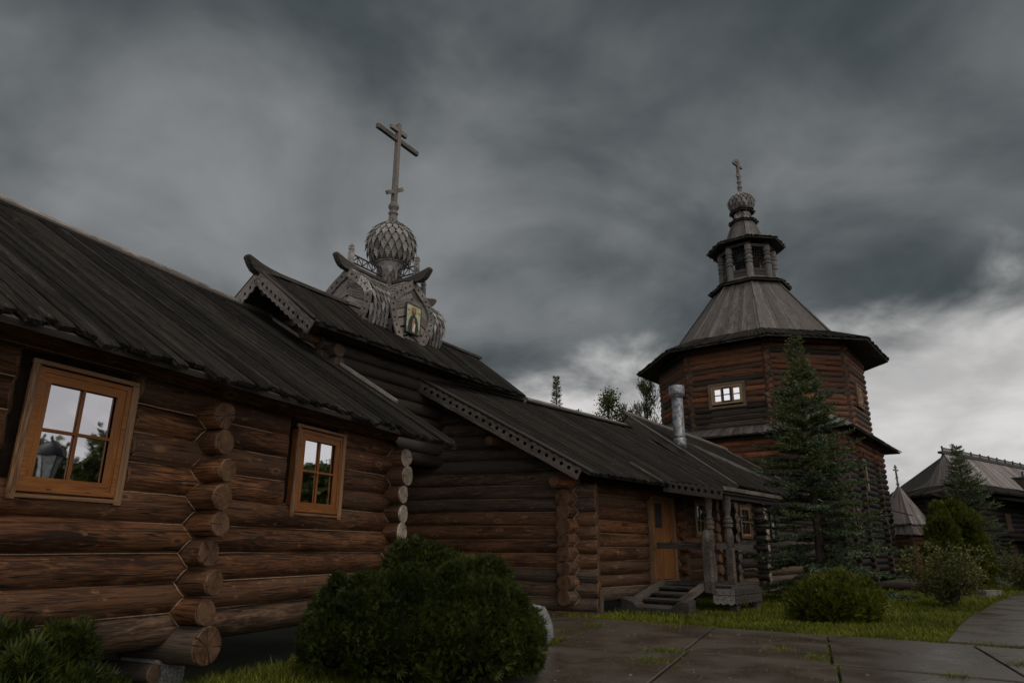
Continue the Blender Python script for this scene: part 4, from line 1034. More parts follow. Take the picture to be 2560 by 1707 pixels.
    # ---- main eave and tent
    def ring(R0, z0, R1, z1, n, mat, rag, th, name, faces=(1, 2, 3, 4, 5), alt=.02, dm='greydark', gape=0.):
        a, b = octo(R0, z0), octo(R1, z1)
        for k in range(8):
            k2 = (k+1) % 8
            if k in faces: roof_side(h, a[k2], a[k], b[k2], b[k], n, mat, thick=th, rag=rag, alt=alt, rnd=rn, name=name, deckmat=dm, gape=gape)
            else:
                mb = MB(); dz = V((0, 0, .07)); P = [a[k], a[k2], b[k2], b[k]]
                mb.add(P+[p-dz for p in P], [(3, 2, 1, 0), (4, 5, 6, 7), (0, 1, 5, 4), (2, 3, 7, 6)]); mk(name, mb, mat, h)
    ring(6.88, 11.42, 4.5, 12.42, 26, 'roof', .07, .09, 'eave_roof', (0, 1, 2, 3, 4, 5, 6), alt=.04, gape=.05)
    ring(4.82, 12.36, 1.70, 16.45, 14, 'roofgrey', .02, .03, 'tent_roof', alt=.012)
    ring(2.36, 16.14, 1.4, 16.47, 11, 'roof', .09, .06, 'ring_roof', (0, 1, 2, 3, 4, 5, 6, 7), alt=.05, gape=.05)
    # ridge battens of the tent
    a, b = octo(4.86, 12.39), octo(1.75, 16.48)
    for k in (1, 2, 3, 4, 5): plank(h, a[k], b[k], a[k]*V((1, 1, 0)).length if False else V((a[k].x, a[k].y, 3.0)), .16, .10, .035, 'roofgrey', name='hip_batten', worn=False)
    # ---- belfry
    P = octo(1.50, 16.46)
    for k in range(8):
        x, y = P[k].x, P[k].y; mb = MB()
        z = 16.40; pr = [(.20, 0), (.20, .95), (.13, 1.0), (.21, 1.06), (.21, 1.16), (.13, 1.20), (.21, 1.30), (.225, 1.42), (.14, 1.55), (.21, 1.60), (.21, 1.69), (.13, 1.73), (.21, 1.84), (.19, 2.15)]
        mb.lathe([(r, z+q) for r, q in pr], 10, (x, y)); mk('belfry_post', mb, 'shingle', h)
        q2 = P[(k+1) % 8]
        for j in range(3): plank(h, P[k].lerp(q2, .06)+V((0, 0, .10+.23*j)), P[k].lerp(q2, .94)+V((0, 0, .10+.23*j)), ((P[k]+q2).x, (P[k]+q2).y, 0), .20, .20, .04, 'greydark' if j else 'grey', name='parapet_board', worn=False)
        # head beam above the posts
        log(h, P[k].lerp(q2, -.12)+V((0, 0, 2.10+.12*(k % 2))), P[k].lerp(q2, 1.12)+V((0, 0, 2.10+.12*(k % 2))), .12, ('greydark', 'enddark'), name='head_beam', n=8)
        # bird netting wires
        nb = MB()
        for j in range(7):
            zz = .72+.18*j; nb.tube([P[k].lerp(q2, .08)*.0+V((P[k].lerp(q2, .08).x*.93, P[k].lerp(q2, .08).y*.93, 16.6+zz)), V((P[k].lerp(q2, .92).x*.93, P[k].lerp(q2, .92).y*.93, 16.6+zz))], .009, 4)
        for j in range(7):
            c = P[k].lerp(q2, .1+.8*j/6); nb.tube([(c.x*.93, c.y*.93, 17.4), (c.x*.93, c.y*.93, 18.6)], .009, 4)
        mk('netting', nb, 'metaldk', h)
    mb = MB(); mb.lathe([(1.3, 16.4), (1.3, 17.0)], 8, rot=rad(22.5)); mb.lathe([(.7, 17.2), (.75, 18.7)], 8, rot=rad(22.5)); mk('belfry_core', mb, 'core', h)
    bl = MB(); bl.lathe([(.05, 18.3), (.16, 18.22), (.22, 18.0), (.30, 17.85), (.36, 17.78)], 16, (0, -1.0)); mk('bell', bl, 'metaldk', h, smooth_=True)
    ring(2.26, 18.80, 1.0, 19.25, 12, 'roof', .09, .07, 'eave_roof', (0, 1, 2, 3, 4, 5, 6, 7), alt=.05, gape=.06)
    ring(1.22, 19.18, .60, 20.75, 5, 'roofgrey', .02, .03, 'tent_roof', (0, 1, 2, 3, 4, 5, 6, 7), alt=.01)
    ring(.88, 20.62, .46, 20.76, 5, 'roof', .06, .05, 'ring_roof', (0, 1, 2, 3, 4, 5, 6, 7), alt=.04)
    nk = MB(); nk.lathe([(.47, 20.8), (.44, 21.1), (.47, 21.45)], 16); neck = mk('neck', nk, 'greydark', h, smooth_=True)
    for j in range(4):
        for k in range(14):
            q = 2*math.pi*(k+.5*(j % 2))/14; put_shingle(neck, (.46*math.sin(q), .46*math.cos(q), 21.36-.15*j), (math.sin(q), math.cos(q), 0), (0, 0, -1), .19, .2, lift=.12)
    ring(.76, 21.34, .5, 21.46, 5, 'roof', .06, .05, 'ring_roof', (0, 1, 2, 3, 4, 5, 6, 7), alt=.04)
    prof = [(.50, 21.48), (.65, 21.62), (.74, 21.82), (.755, 22.0), (.71, 22.18), (.60, 22.36), (.44, 22.52), (.26, 22.66), (.14, 22.80), (.10, 22.88)]
    onion(h, (0, 0), prof, 8, 17, rn, wfac=.82)
    nk = MB(); nk.lathe([(.13, 22.75), (.11, 23.0), (.16, 23.1), (.16, 23.16), (.10, 23.2), (.10, 23.38), (.15, 23.46), (.15, 23.54), (.09, 23.6)], 12); mk('finial', nk, 'grey', h)
    cross(h, (0, 0), 23.5, 25.1, .15, .52, 24.70, .22, 24.95, .24, 23.95, .08, yaw=11)
tower()
# ------------------------------------------------------------------ small tented well-house behind the tower
def tented():
    D = 41.0; cx = (2264-1280)/1707*(D*.9576+.4)
    h = root('tented_chapel', 'small square shrine with pointed grey plank tent roof and cross, right behind the tower', 'shrine', (cx, D, 0), 60)
    rn = random.Random(5); w = .95; h.scale = (.9, .9, 1.0)
    core = MB(); core.box(-w, w, -w, w, 0, 2.5); wl = mk('wall', core, 'core', h)
    for z in [.14+.26*k for k in range(9)]:
        log(wl, (-w-.15, -w, z), (w+.15, -w, z), .14, ('logred', 'enddark'), n=8); log(wl, (w, -w-.15, z+.13), (w, w+.15, z+.13), .14, ('logred', 'enddark'), n=8); log(wl, (-w, -w-.15, z+.13), (-w, w+.15, z+.13), .14, ('logred', 'enddark'), n=8)
    def sq(s, z): return [V((s*a, s*b, z)) for a, b in ((1, -1), (1, 1), (-1, 1), (-1, -1))]
    for (s0, z0, s1, z1, n, nm, m) in ((1.35, 2.28, .95, 2.95, 12, 'eave_roof', 'roofgrey'), (1.12, 2.86, .05, 5.0, 10, 'tent_roof', 'roofpale')):
        a, b = sq(s0, z0), sq(s1, z1)
        for k in range(4): roof_side(h, a[k], a[(k+1) % 4], b[k], b[(k+1) % 4], n, m, thick=.03, rag=.03, alt=.015, rnd=rn, name=nm)
    nk = MB(); nk.lathe([(.09, 4.9), (.06, 5.1), (.10, 5.16), (.10, 5.22), (.05, 5.28)], 10); mk('finial', nk, 'grey', h)
    cross(h, (0, 0), 5.25, 6.30, .085, .26, 6.0, .13, 6.17, .13, 5.55, .04)
tented()
# ------------------------------------------------------------------ far hall on the right
def hall():
    h = root('two_storey_hall', 'large grey hipped-roof log hall with gallery and lattice ridge crest, far right', 'hall', (25.0, 38.0, 0), 53)
    rn = random.Random(81)
    # local: +Y to the right and away; the near corner of the steep roof stands over the origin, the end wall splays off to the left
    LY = 24.0; RZ = 7.1; SZ = 4.95; EZ = 4.52
    LC = V((-3.0, 2.45, 0)); G = V((-2.3, 3.65, 0)); BK = V((-9.0, 9.0, 0)); ev = .95
    core = MB(); P = [V((0, 0, 0)), V((0, LY, 0)), V((-9, LY, 0)), BK, LC]; up = V((0, 0, 4.9))
    core.add(P+[p+up for p in P], [(4, 3, 2, 1, 0), (5, 6, 7, 8, 9)]+[(k, (k+1) % 5, 5+(k+1) % 5, 5+k) for k in range(5)]); wl = mk('wall', core, 'core', h)
    ed = LC.normalized(); en = V((ed.y, -ed.x, 0)); en = en if en.y < 0 else -en
    for k in range(16):
        z = .16+.29*k
        log(wl, -ed*.3+V((0, 0, z)), LC+ed*.3+V((0, 0, z)), .155, ('logred' if 2.6 < z < 4.3 and k % 4 else 'logdark', 'enddark'), n=8)
        log(wl, V((0, -.3, z+.14)), V((0, LY, z+.14)), .155, ('logdark', 'enddark'), n=8)
        d2 = (BK-LC).normalized(); log(wl, LC-d2*.3+V((0, 0, z+.14)), BK+V((0, 0, z+.14)), .155, ('logdark', 'enddark'), n=8)
    def slope(e0, e1, r0, r1, n, m, nm, rag, alt): roof_side(h, e0, e1, r0, r1, n, m, thick=.045, rag=rag, alt=alt, rnd=rn, name=nm)
    Z = lambda p, z: V((p.x, p.y, z))
    Ko = V((ev*1.0, -.62, 0)); Lo = LC+V((-1.05, -.95, 0)); Bo = BK+V((-1.0, -1.0, 0))
    slope(V((ev, LY, EZ)), Z(Ko, EZ), V((-.15, LY, SZ+.1)), V((-.15, .1, SZ+.1)), 72, 'roof', 'eave_roof', .05, .02)
    slope(Z(Ko, EZ), Z(Lo, EZ), V((-.15, .1, SZ+.1)), Z(LC, SZ+.1), 20, 'roof', 'eave_roof', .05, .02)
    slope(Z(Lo, EZ), Z(Bo, EZ), Z(LC, SZ+.1), Z(BK, SZ+.1), 24, 'roof', 'eave_roof', .05, .02)
    rx, ry = G.x, G.y
    slope(V((0, LY, SZ)), V((0, 0, SZ)), V((rx, LY, RZ)), V((rx, ry, RZ)), 84, 'roofpale', 'hip_roof', .02, .01)
    slope(V((0, 0, SZ)), Z(LC, SZ), V((rx+.04, ry, RZ)), V((rx-.04, ry, RZ)), 18, 'roofpale', 'hip_roof', .02, .01)
    slope(Z(LC, SZ), Z(BK, SZ), V((rx-.04, ry, RZ)), V((rx-.04, ry+6, RZ)), 24, 'roofgrey', 'hip_roof', .02, .01)
    plank(h, (rx, ry-.5, RZ+.02), (rx, LY, RZ+.02), (0, 0, 1), .26, .26, .14, 'greydark', name='ridge_log', worn=False)
    n = 14
    for i in range(n+1):
        y = ry-.1+(LY-ry)*i/n; mb = MB(); mb.box(rx-.035, rx+.035, y-.035, y+.035, RZ+.16, RZ+.50); mb.box(rx-.055, rx+.055, y-.055, y+.055, RZ+.42, RZ+.45); mk('crest_post', mb, 'greydark', h)
        if i < n:
            y1 = y+(LY-ry)/n; mb = MB()
            for zz in (.20, .40): mb.obox((rx, y+.05, RZ+zz), (rx, y1-.05, RZ+zz), .04, .035)
            for j in range(6):
                a, b = y+.06+(y1-y-.12)*j/6, y+.06+(y1-y-.12)*(j+1)/6
                mb.obox((rx, a, RZ+.21), (rx, b, RZ+.39), .03, .025); mb.obox((rx, a, RZ+.39), (rx, b, RZ+.21), .03, .025)
            mk('crest_lattice', mb, 'greydark', h)
    # gallery along the right front: floor, posts, railings, shed roof
    gx = 1.9
    slope(V((gx+.5, LY, 3.95)), V((gx+.5, 2.2, 3.95)), V((.1, LY, 4.40)), V((.1, 2.2, 4.40)), 60, 'roof', 'gallery_roof', .04, .02)
    for z in (2.0, .25):
        plank(h, (1.0, 2.6, z), (1.0, LY, z), (0, 0, 1), 1.8, 1.8, .12, 'greydark', name='gallery_floor', worn=False)
        plank(h, (gx, 2.5, z+.75), (gx, LY, z+.75), (1, 0, 0), .10, .10, .07, 'logdark', name='rail', worn=False)
        plank(h, (gx, 2.5, z+.06), (gx, LY, z+.06), (1, 0, 0), .26, .26, .06, 'redboard', name='floor_beam', worn=False)
        for i in range(40):
            y = 2.7+.42*i; plank(h, (gx-.02, y, z+.12), (gx-.02, y, z+.73), (1, 0, 0), .34, .34, .03, 'logdark', name='railing_board', worn=False)
        for i in range(9):
            y = 2.6+2.1*i; mb = MB()
            mb.lathe([(.10, z+.1), (.10, z+.8), (.07, z+.85), (.12, z+.95), (.12, z+1.05), (.07, z+1.12), (.11, z+1.25), (.12, z+1.5), (.08, z+1.62), (.11, z+1.70), (.11, z+1.74 if z < 1 else z+1.9)], 8, (gx, y)); mk('gallery_post', mb, 'logdark', h)
    for i in range(5):
        y = 4.0+3.3*i; mb = MB()
        mb.box(.14, .20, y, y+.95, .4, 1.9); mb.box(.14, .20, y+.1, y+.85, 2.5, 3.5); mk('shutter', mb, 'redboard', h)
    sg = MB(); sg.box(gx+.045, gx+.08, 4.3, 5.2, 1.96, 2.16); mk('sign_board', sg, 'yellow', h)
    plank(h, (gx, 2.5, 3.92), (gx, LY, 3.92), (1, 0, 0), .18, .18, .14, 'logdark', name='head_beam', worn=False)
    # cross-gable porch roof at the right edge of the view
    for sx in (1, -1):
        slope(V((3.4, 10.2+sx*1.9, 4.7)), V((-1.2, 10.2+sx*1.9, 4.7)), V((3.4, 10.2, 5.85)), V((-2.0, 10.2, 5.85)), 22, 'roof', 'porch_roof', .03, .015)
    plank(h, (3.6, 10.2, 5.9), (-1.6, 10.2, 5.9), (0, 0, 1), .2, .2, .12, 'greydark', name='ridge_log', worn=False)
    for i in range(5):
        x = 3.2-.9*i; mb = MB(); mb.box(x-.04, x+.04, 10.16, 10.24, 6.0, 6.35); mk('crest_post', mb, 'greydark', h)
    for zz in (6.1, 6.28): plank(h, (3.2, 10.2, zz), (-.4, 10.2, zz), (0, 0, 1), .04, .04, .03, 'greydark', name='crest_rail', worn=False)
    for x in (3.1,):
        for dy in (-1.6, 1.6): mb = MB(); mb.lathe([(.13, 0), (.13, 1.8), (.09, 1.9), (.15, 2.1), (.15, 2.4), (.09, 2.6), (.13, 2.8), (.13, 4.5)], 8, (x, 10.2+dy)); mk('gallery_post', mb, 'logdark', h)
hall()
# ------------------------------------------------------------------ plants
MT['bark'] = wood('bark', (.03, .022, .016), (.11, .085, .065), var=.2, patch=.6, bs=1.0)
MT['spruce'] = leafmat('spruce_needles', (.020, .040, .022), (.15, .20, .105), 3, .12)
MT['spruceolive'] = leafmat('spruce_needles_top', (.030, .046, .014), (.16, .185, .065), 3, .12)
MT['thuja'] = leafmat('thuja_sprays', (.009, .016, .0015), (.056, .072, .006), 2.6, .15)
MT['thuja2'] = leafmat('thuja_sprays_olive', (.028, .040, .003), (.135, .142, .012), 2.2, .15)
MT['leaf'] = leafmat('shrub_leaves', (.048, .052, .012), (.20, .195, .065), 4, .3, .45)
MT['birch'] = leafmat('birch_leaves', (.030, .042, .010), (.12, .14, .035), 2, .3, .5)
MT['grass'] = leafmat('grass_blades', (.050, .068, .006), (.235, .245, .026), 1.3, .3, .5)
MT['straw'] = leafmat('dry_grass', (.12, .085, .035), (.33, .25, .12), 6, .3, .7)
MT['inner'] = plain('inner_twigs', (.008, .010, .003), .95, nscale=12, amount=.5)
def blade(mb, p, d, L, w, side, mi=0):
    t = p+d*L; m = p+d*L*.45
    o = len(mb.v); mb.v += [tuple(p), tuple(m+side*w), tuple(t), tuple(m-side*w)]
    mb.f.append((o, o+1, o+2, o+3)); mb.m.append(mi)
def spruce(name, label, loc, H, R, seed, dens=1., group=None, tipmat='spruce', cat='tree', bare=.03, power=.85, mats=('spruce', 'spruceolive')):
    r = random.Random(seed); t = root(name, label, cat, loc, 0, group)
    tk = MB(); tk.tube([(0, 0, -.1), (.02, 0, H*.3), (.0, .02, H*.7), (0, 0, H*.985)], [H*.018+.02, H*.014, H*.007, .006], 8); 
    br = MB(); mb = MB(); z = H*bare+.1; up = V((0, 0, 1))
    while z < H*.985:
        q = z/H; n = max(4, int(7.8-3*q)); Lb = (R*(1-q)**power)*(.62 if q > .86 else .62+.38*min(1, (.86-q)/.22))+.05; a0 = r.uniform(0, 6.28)
        for k in range(n):
            az = a0+2*math.pi*k/n+r.uniform(-.3, .3); L = Lb*r.uniform(.78, 1.12)
            hd_ = V((math.cos(az), math.sin(az), 0)); sd = V((-hd_.y, hd_.x, 0))
            rise = -.10+.75*q+r.uniform(-.1, .1)
            zb = z+r.uniform(-.1, .1)
            def P(s): return V((0, 0, zb))+hd_*(L*s)+up*(L*(rise*s-.42*(1-q)*s*s+.30*(1-q)*s**4))
            pts = [P(s) for s in (0, .35, .7, 1)]
            br.tube(pts, [.012+.009*L, .010+.006*L, .008, .004], 4, caps=False)
            m = max(3, int(L/.085*dens)); mi = 1 if r.random() < (.15+.55*q) else 0
            for i in range(m):
                s = .12+.88*(i+r.random())/m; c = P(s); tl = (.12+.36*(1-s)*min(1, L))*r.uniform(.7, 1.2)
                fd = (P(min(1, s+.05))-P(s-.05)).normalized()
                for sg in ((-1, 1) if i < m-1 else (0,)):
                    d = (fd*.75+sd*sg*r.uniform(.6, 1.1)+up*r.uniform(-.22, .14)).normalized() if sg else fd
                    nn = max(4, int(tl/.030*dens))
                    for j in range(nn):
                        w = (j+r.random())/nn; b = c+d*(tl*w)
                        e = (d*r.uniform(.5, 1.0)+V((r.uniform(-1, 1), r.uniform(-1, 1), r.uniform(-.5, .9)))*.62).normalized()
                        blade(mb, b, e, r.uniform(.07, .12), .014+.006*r.random(), e.cross(V((r.uniform(-1, 1), r.uniform(-1, 1), r.uniform(-1, 1)))).normalized(), mi if r.random() < .8 else 1)
        z += max(.14, .36*(1-q)+.07)*H/7.6*r.uniform(.8, 1.2) if H < 9 else max(.1, .3*(1-q)+.08)
    mk('trunk', tk, 'bark', t); mk('branches', br, 'bark', t); mk('crown', mb, mats, t); return t
def bushy(name, label, loc, lobes, n, seed, mat='thuja', size=.075, cat='shrub', group=None, upness=.5, core=.86, fan=5, kink=.5, knobs=0, wild=.06, bw=.10):
    """evergreen of sprays standing on a lumpy surface; lobes = (x, y, z, rx, ry, rz)"""
    r = random.Random(seed); t = root(name, label, cat, loc, 0, group); mb = MB(); cr = MB(); lobes = list(lobes)
    # smaller knobs all over the big lobes break the outline
    for k in range(knobs):
        x, y, z, rx, ry, rz = lobes[r.randrange(len(lobes)-k)]
        d = V((r.gauss(0, 1), r.gauss(0, 1), r.gauss(.35, 1))).normalized(); s = r.uniform(.16, .30)*(rx*ry*rz)**(1/3)+.05
        lobes.append((x+d.x*rx*.88, y+d.y*ry*.88, max(.1, z+d.z*rz*.88), s*r.uniform(.9, 1.2), s*r.uniform(.9, 1.2), s*r.uniform(.9, 1.4)))
    area = [(a[3]*a[4]+a[4]*a[5]+a[3]*a[5]) for a in lobes]; tot = sum(area)
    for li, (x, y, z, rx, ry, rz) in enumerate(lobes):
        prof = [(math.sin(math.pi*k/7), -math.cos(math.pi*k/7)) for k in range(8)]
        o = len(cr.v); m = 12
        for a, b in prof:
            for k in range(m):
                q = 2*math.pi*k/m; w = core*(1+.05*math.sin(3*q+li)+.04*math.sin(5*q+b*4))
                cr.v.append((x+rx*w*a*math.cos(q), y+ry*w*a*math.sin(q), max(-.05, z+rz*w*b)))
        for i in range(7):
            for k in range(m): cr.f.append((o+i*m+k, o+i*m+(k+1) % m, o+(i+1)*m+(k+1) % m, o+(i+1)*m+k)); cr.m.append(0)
        for i in range(int(n*area[li]/tot)):
            d = V((r.gauss(0, 1), r.gauss(0, 1), r.gauss(0, 1))).normalized()
            if d.z < -.75: continue
            lump = 1+.055*mnoise.noise(V((d.x*3.1+li*7, d.y*3.1, d.z*3.1)))*2+.03*mnoise.noise(V((d.x*9, d.y*9, d.z*9+li)))*2
            sh = r.uniform(.86, 1.0)*lump
            p = V((x+rx*d.x*sh, y+ry*d.y*sh, z+rz*d.z*sh))
            if p.z < 0.0: continue
            if any(lj != li and ((p.x-b[0])/b[3])**2+((p.y-b[1])/b[4])**2+((p.z-b[2])/b[5])**2 < .72 for lj, b in enumerate(lobes)): continue
            nrm = V((d.x/rx, d.y/ry, d.z/rz)).normalized(); ax = (nrm+V((0, 0, upness))+V((r.uniform(-1, 1), r.uniform(-1, 1), r.uniform(-1, 1)))*kink).normalized()
            sd = ax.cross(V((r.uniform(-1, 1), r.uniform(-1, 1), r.uniform(-1, 1)))).normalized(); nf = ax.cross(sd); s = size*r.uniform(.6, 1.35)*(1.9 if r.random() < wild else 1)
            for k in range(fan):
                a = (k-(fan-1)/2)*.42+r.uniform(-.12, .12); e = (ax*math.cos(a)+sd*math.sin(a)+nf*r.uniform(-.2, .2)).normalized()
                blade(mb, p+e*s*.1*k*.2, e, s*(1-.10*abs(k-(fan-1)/2)), s*bw, e.cross(nf).normalized())
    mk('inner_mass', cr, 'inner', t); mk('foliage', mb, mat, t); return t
def leafy(name, label, loc, H, R, seed, n=2600, mat='leaf', size=.05, stems=14, cat='shrub', group=None, low=.03):
    r = random.Random(seed); t = root(name, label, cat, loc, 0, group); st = MB(); mb = MB(); tips = []
    for k in range(stems):
        az = r.uniform(0, 6.28); sp = r.uniform(.25, 1.)*R; hh = H*r.uniform(.35, 1.0)*(1-.25*(sp/R)**2)
        pts = [V((math.cos(az)*.06, math.sin(az)*.06, -.05))]
        for i in range(1, 5):
            s = i/4; pts.append(V((math.cos(az)*sp*s**1.25+r.uniform(-.05, .05), math.sin(az)*sp*s**1.25+r.uniform(-.05, .05), hh*s**.85)))
        st.tube(pts, [.016, .013, .010, .007, .003], 5, caps=False); tips.append(pts)
        for j in range(5):
            i = r.randint(1, 3); a = pts[i].lerp(pts[i+1], r.random()); b = a+V((r.uniform(-1, 1), r.uniform(-1, 1), r.uniform(-.1, .9))).normalized()*R*r.uniform(.2, .45)
            st.tube([a, a.lerp(b, .5)+V((0, 0, .02)), b], [.007, .005, .002], 4, caps=False); tips.append([a, a.lerp(b, .5), b])
    for i in range(n):
        p = r.choice(tips); k = r.randint(0, len(p)-2); s = r.random(); c = p[k].lerp(p[k+1], s)
        if c.z < H*low: continue
        c = c+V((r.gauss(0, 1), r.gauss(0, 1), r.gauss(0, 1)))*.055*max(1, R*.6)
        d = V((r.uniform(-1, 1), r.uniform(-1, 1), r.uniform(-.4, .9))).normalized(); sd = d.cross(V((r.uniform(-1, 1), r.uniform(-1, 1), r.uniform(-.3, .3)))).normalized()
        L = size*r.uniform(.7, 1.4); blade(mb, c, d, L, L*.32, sd)
    mk('stems', st, 'bark', t); mk('leaves', mb, mat, t); return t
def broad(name, label, loc, H, R, seed, n=9000, mat='birch', group=None, size=.13, zlow=.25):
    r = random.Random(seed); t = root(name, label, 'tree', loc, 0, group); tk = MB(); mb = MB(); cl = []
    tk.tube([(0, 0, -.1), (.1, 0, H*.35), (-.05, .1, H*.7), (0, 0, H*.97)], [H*.018, H*.014, H*.008, .01], 8)
    for k in range(46):
        z = H*(zlow+(.98-zlow)*r.random()**.8); q = (z/H-zlow)/(1-zlow); wid = R*(math.sin(math.pi*min(1, .18+.82*q))**.7)
        az = r.uniform(0, 6.28); e = V((math.cos(az)*wid*r.uniform(.5, 1), math.sin(az)*wid*r.uniform(.5, 1), z+r.uniform(.1, .5)))
        b = V((0, 0, z*.86)); tk.tube([b, b.lerp(e, .5)+V((0, 0, .15)), e], [.03+.008*H*.3, .02, .008], 4, caps=False); cl.append((b.lerp(e, .6), e))
    cl.append((V((0, 0, H*.85)), V((0, 0, H))))
    for i in range(n):
        a, b = r.choice(cl); c = a.lerp(b, r.uniform(.1, 1.08))+V((r.gauss(0, 1), r.gauss(0, 1), r.gauss(0, .8)))*R*.10
        d = V((r.uniform(-1, 1), r.uniform(-1, 1), r.uniform(-.9, .5))).normalized(); sd = d.cross(V((r.uniform(-1, 1), r.uniform(-1, 1), r.uniform(-1, 1)))).normalized()
        L = size*r.uniform(.6, 1.4); blade(mb, c, d, L, L*.36, sd)
    mk('trunk', tk, 'bark', t); mk('crown', mb, mat, t); return t
# near evergreens
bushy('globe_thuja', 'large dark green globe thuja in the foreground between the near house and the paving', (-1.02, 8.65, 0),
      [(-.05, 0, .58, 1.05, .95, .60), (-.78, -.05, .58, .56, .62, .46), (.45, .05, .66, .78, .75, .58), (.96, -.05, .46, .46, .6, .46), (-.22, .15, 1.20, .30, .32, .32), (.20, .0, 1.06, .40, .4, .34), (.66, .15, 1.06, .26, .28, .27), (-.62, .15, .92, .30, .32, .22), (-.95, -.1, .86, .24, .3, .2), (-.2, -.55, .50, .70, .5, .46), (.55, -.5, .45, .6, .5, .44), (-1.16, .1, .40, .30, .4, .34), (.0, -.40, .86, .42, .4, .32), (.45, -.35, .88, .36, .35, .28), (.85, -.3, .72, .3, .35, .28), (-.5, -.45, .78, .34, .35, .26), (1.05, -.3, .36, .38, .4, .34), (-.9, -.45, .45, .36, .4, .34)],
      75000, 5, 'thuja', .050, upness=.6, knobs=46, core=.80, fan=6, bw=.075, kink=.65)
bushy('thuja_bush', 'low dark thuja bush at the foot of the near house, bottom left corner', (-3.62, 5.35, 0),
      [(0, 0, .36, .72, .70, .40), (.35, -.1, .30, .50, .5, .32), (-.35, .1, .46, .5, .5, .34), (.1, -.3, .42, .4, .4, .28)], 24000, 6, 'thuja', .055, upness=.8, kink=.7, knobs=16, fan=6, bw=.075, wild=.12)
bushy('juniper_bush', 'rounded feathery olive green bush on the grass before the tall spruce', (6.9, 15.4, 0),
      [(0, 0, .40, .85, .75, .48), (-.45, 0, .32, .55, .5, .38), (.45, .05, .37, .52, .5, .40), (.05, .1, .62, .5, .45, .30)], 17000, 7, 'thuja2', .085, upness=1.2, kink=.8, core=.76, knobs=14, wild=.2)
bushy('column_thuja', 'narrow olive thuja column left of its twin, before the far hall', (16.15, 26.5, 0), [(0, 0, 1.0, .70, .7, 1.0), (0, 0, 1.85, .55, .55, .95), (.05, 0, 2.5, .32, .32, .66)], 12000, 8, 'thuja2', .10, cat='tree', group='column thujas', upness=1.5, core=.86, knobs=14)
bushy('column_thuja', 'broader dark thuja column right of its twin, before the far hall', (17.3, 27.0, 0), [(0, 0, 1.0, .80, .8, 1.05), (-.05, 0, 1.95, .66, .66, 1.0), (-.1, 0, 2.6, .4, .4, .66), (.3, .1, 1.4, .55, .55, .9)], 14000, 9, 'thuja2', .10, cat='tree', group='column thujas', upness=1.5, core=.86, knobs=14)
spruce('spruce_tree', 'tall blue-green spruce standing before the octagonal tower', (8.75, 20.2, 0), 7.9, 2.6, 12, dens=1.4, power=.9)
spruce('spruce_tree', 'smaller grey-green spruce before the far hall, behind the thuja columns', (20.2, 31.0, 0), 6.1, 2.1, 14, dens=1.0)
leafy('leafy_shrub', 'loose green shrub with small pale leaves and bare stems beside the path', (11.75, 19.4, 0), 1.75, 1.4, 3, 7500, size=.065, stems=30)
leafy('leafy_shrub', 'smaller pale-leaved shrub at the end of the lawn by the far hall', (18.9, 26.6, 0), 1.7, 1.0, 4, 3600, size=.07, stems=16)
# trees beyond the roofs
spruce('spruce_tree', 'thin young larch tip showing above the middle cottage roof', (2.55, 38.0, 0), 10.9, 1.6, 21, dens=.35, mats=('birch', 'birch'), bare=.5)
broad('birch_tree', 'leafy birch crown rising behind the middle cottage ridge', (6.35, 44.0, 0), 11.2, 2.3, 22, 9000)
broad('birch_tree', 'lower birch crown at the left of its taller neighbour behind the cottage ridge', (4.4, 45.0, 0), 9.9, 1.9, 23, 5000)
def pine(loc, H, seed, label):
    r = random.Random(seed); t = root('pine_tree', label, 'tree', loc); tk = MB(); mb = MB()
    tk.tube([(0, 0, 0), (0, .05, H*.5), (0, 0, H)], [.16, .1, .02], 7)
    for k in range(34):
        z = H*r.uniform(.5, 1.0); az = r.uniform(0, 6.28); L = (1.5*(1.04-z/H)**.6+.25)
        a = V((0, 0, z)); e = a+V((math.cos(az)*L, math.sin(az)*L, L*.75)); tk.tube([a, a.lerp(e, .6)+V((0, 0, -.15)), e], [.03, .02, .01], 4, caps=False)
        for s in (.55, .75, 1.0):
            c = a.lerp(e, s)
            for j in range(4):
                d0 = V((r.uniform(-.5, .5), r.uniform(-.5, .5), 1)).normalized(); c2 = c+V((r.uniform(-.2, .2), r.uniform(-.2, .2), r.uniform(-.1, .2)))
                for i in range(26):
                    d = (d0*.8+V((r.uniform(-1, 1), r.uniform(-1, 1), r.uniform(-.2, 1)))*.7).normalized(); b = c2+d0*r.uniform(0, .42)
                    blade(mb, b, d, r.uniform(.10, .17), .011, d.cross(V((r.uniform(-1, 1), r.uniform(-1, 1), .3))).normalized())
    mk('trunk', tk, 'bark', t); mk('crown', mb, ('spruceolive',), t)
pine((8.55, 42.5, 0), 11.1, 31, 'dark pine top between the birch crown and the tower wall')
pine((7.75, 43.5, 0), 9.9, 32, 'shorter pine top beside the chimney pipe behind the roofs')
broad('birch_tree', 'leaf tips of a tree peeping over the near roof ridge beside the chapel gable', (-14.3, 35.0, 0), 13.6, 2.0, 24, 5000)
broad('birch_tree', 'leaf tips of a tree seen in the gap under the chapel eave', (-1.55, 36.0, 0), 10.2, 1.6, 25, 4000)
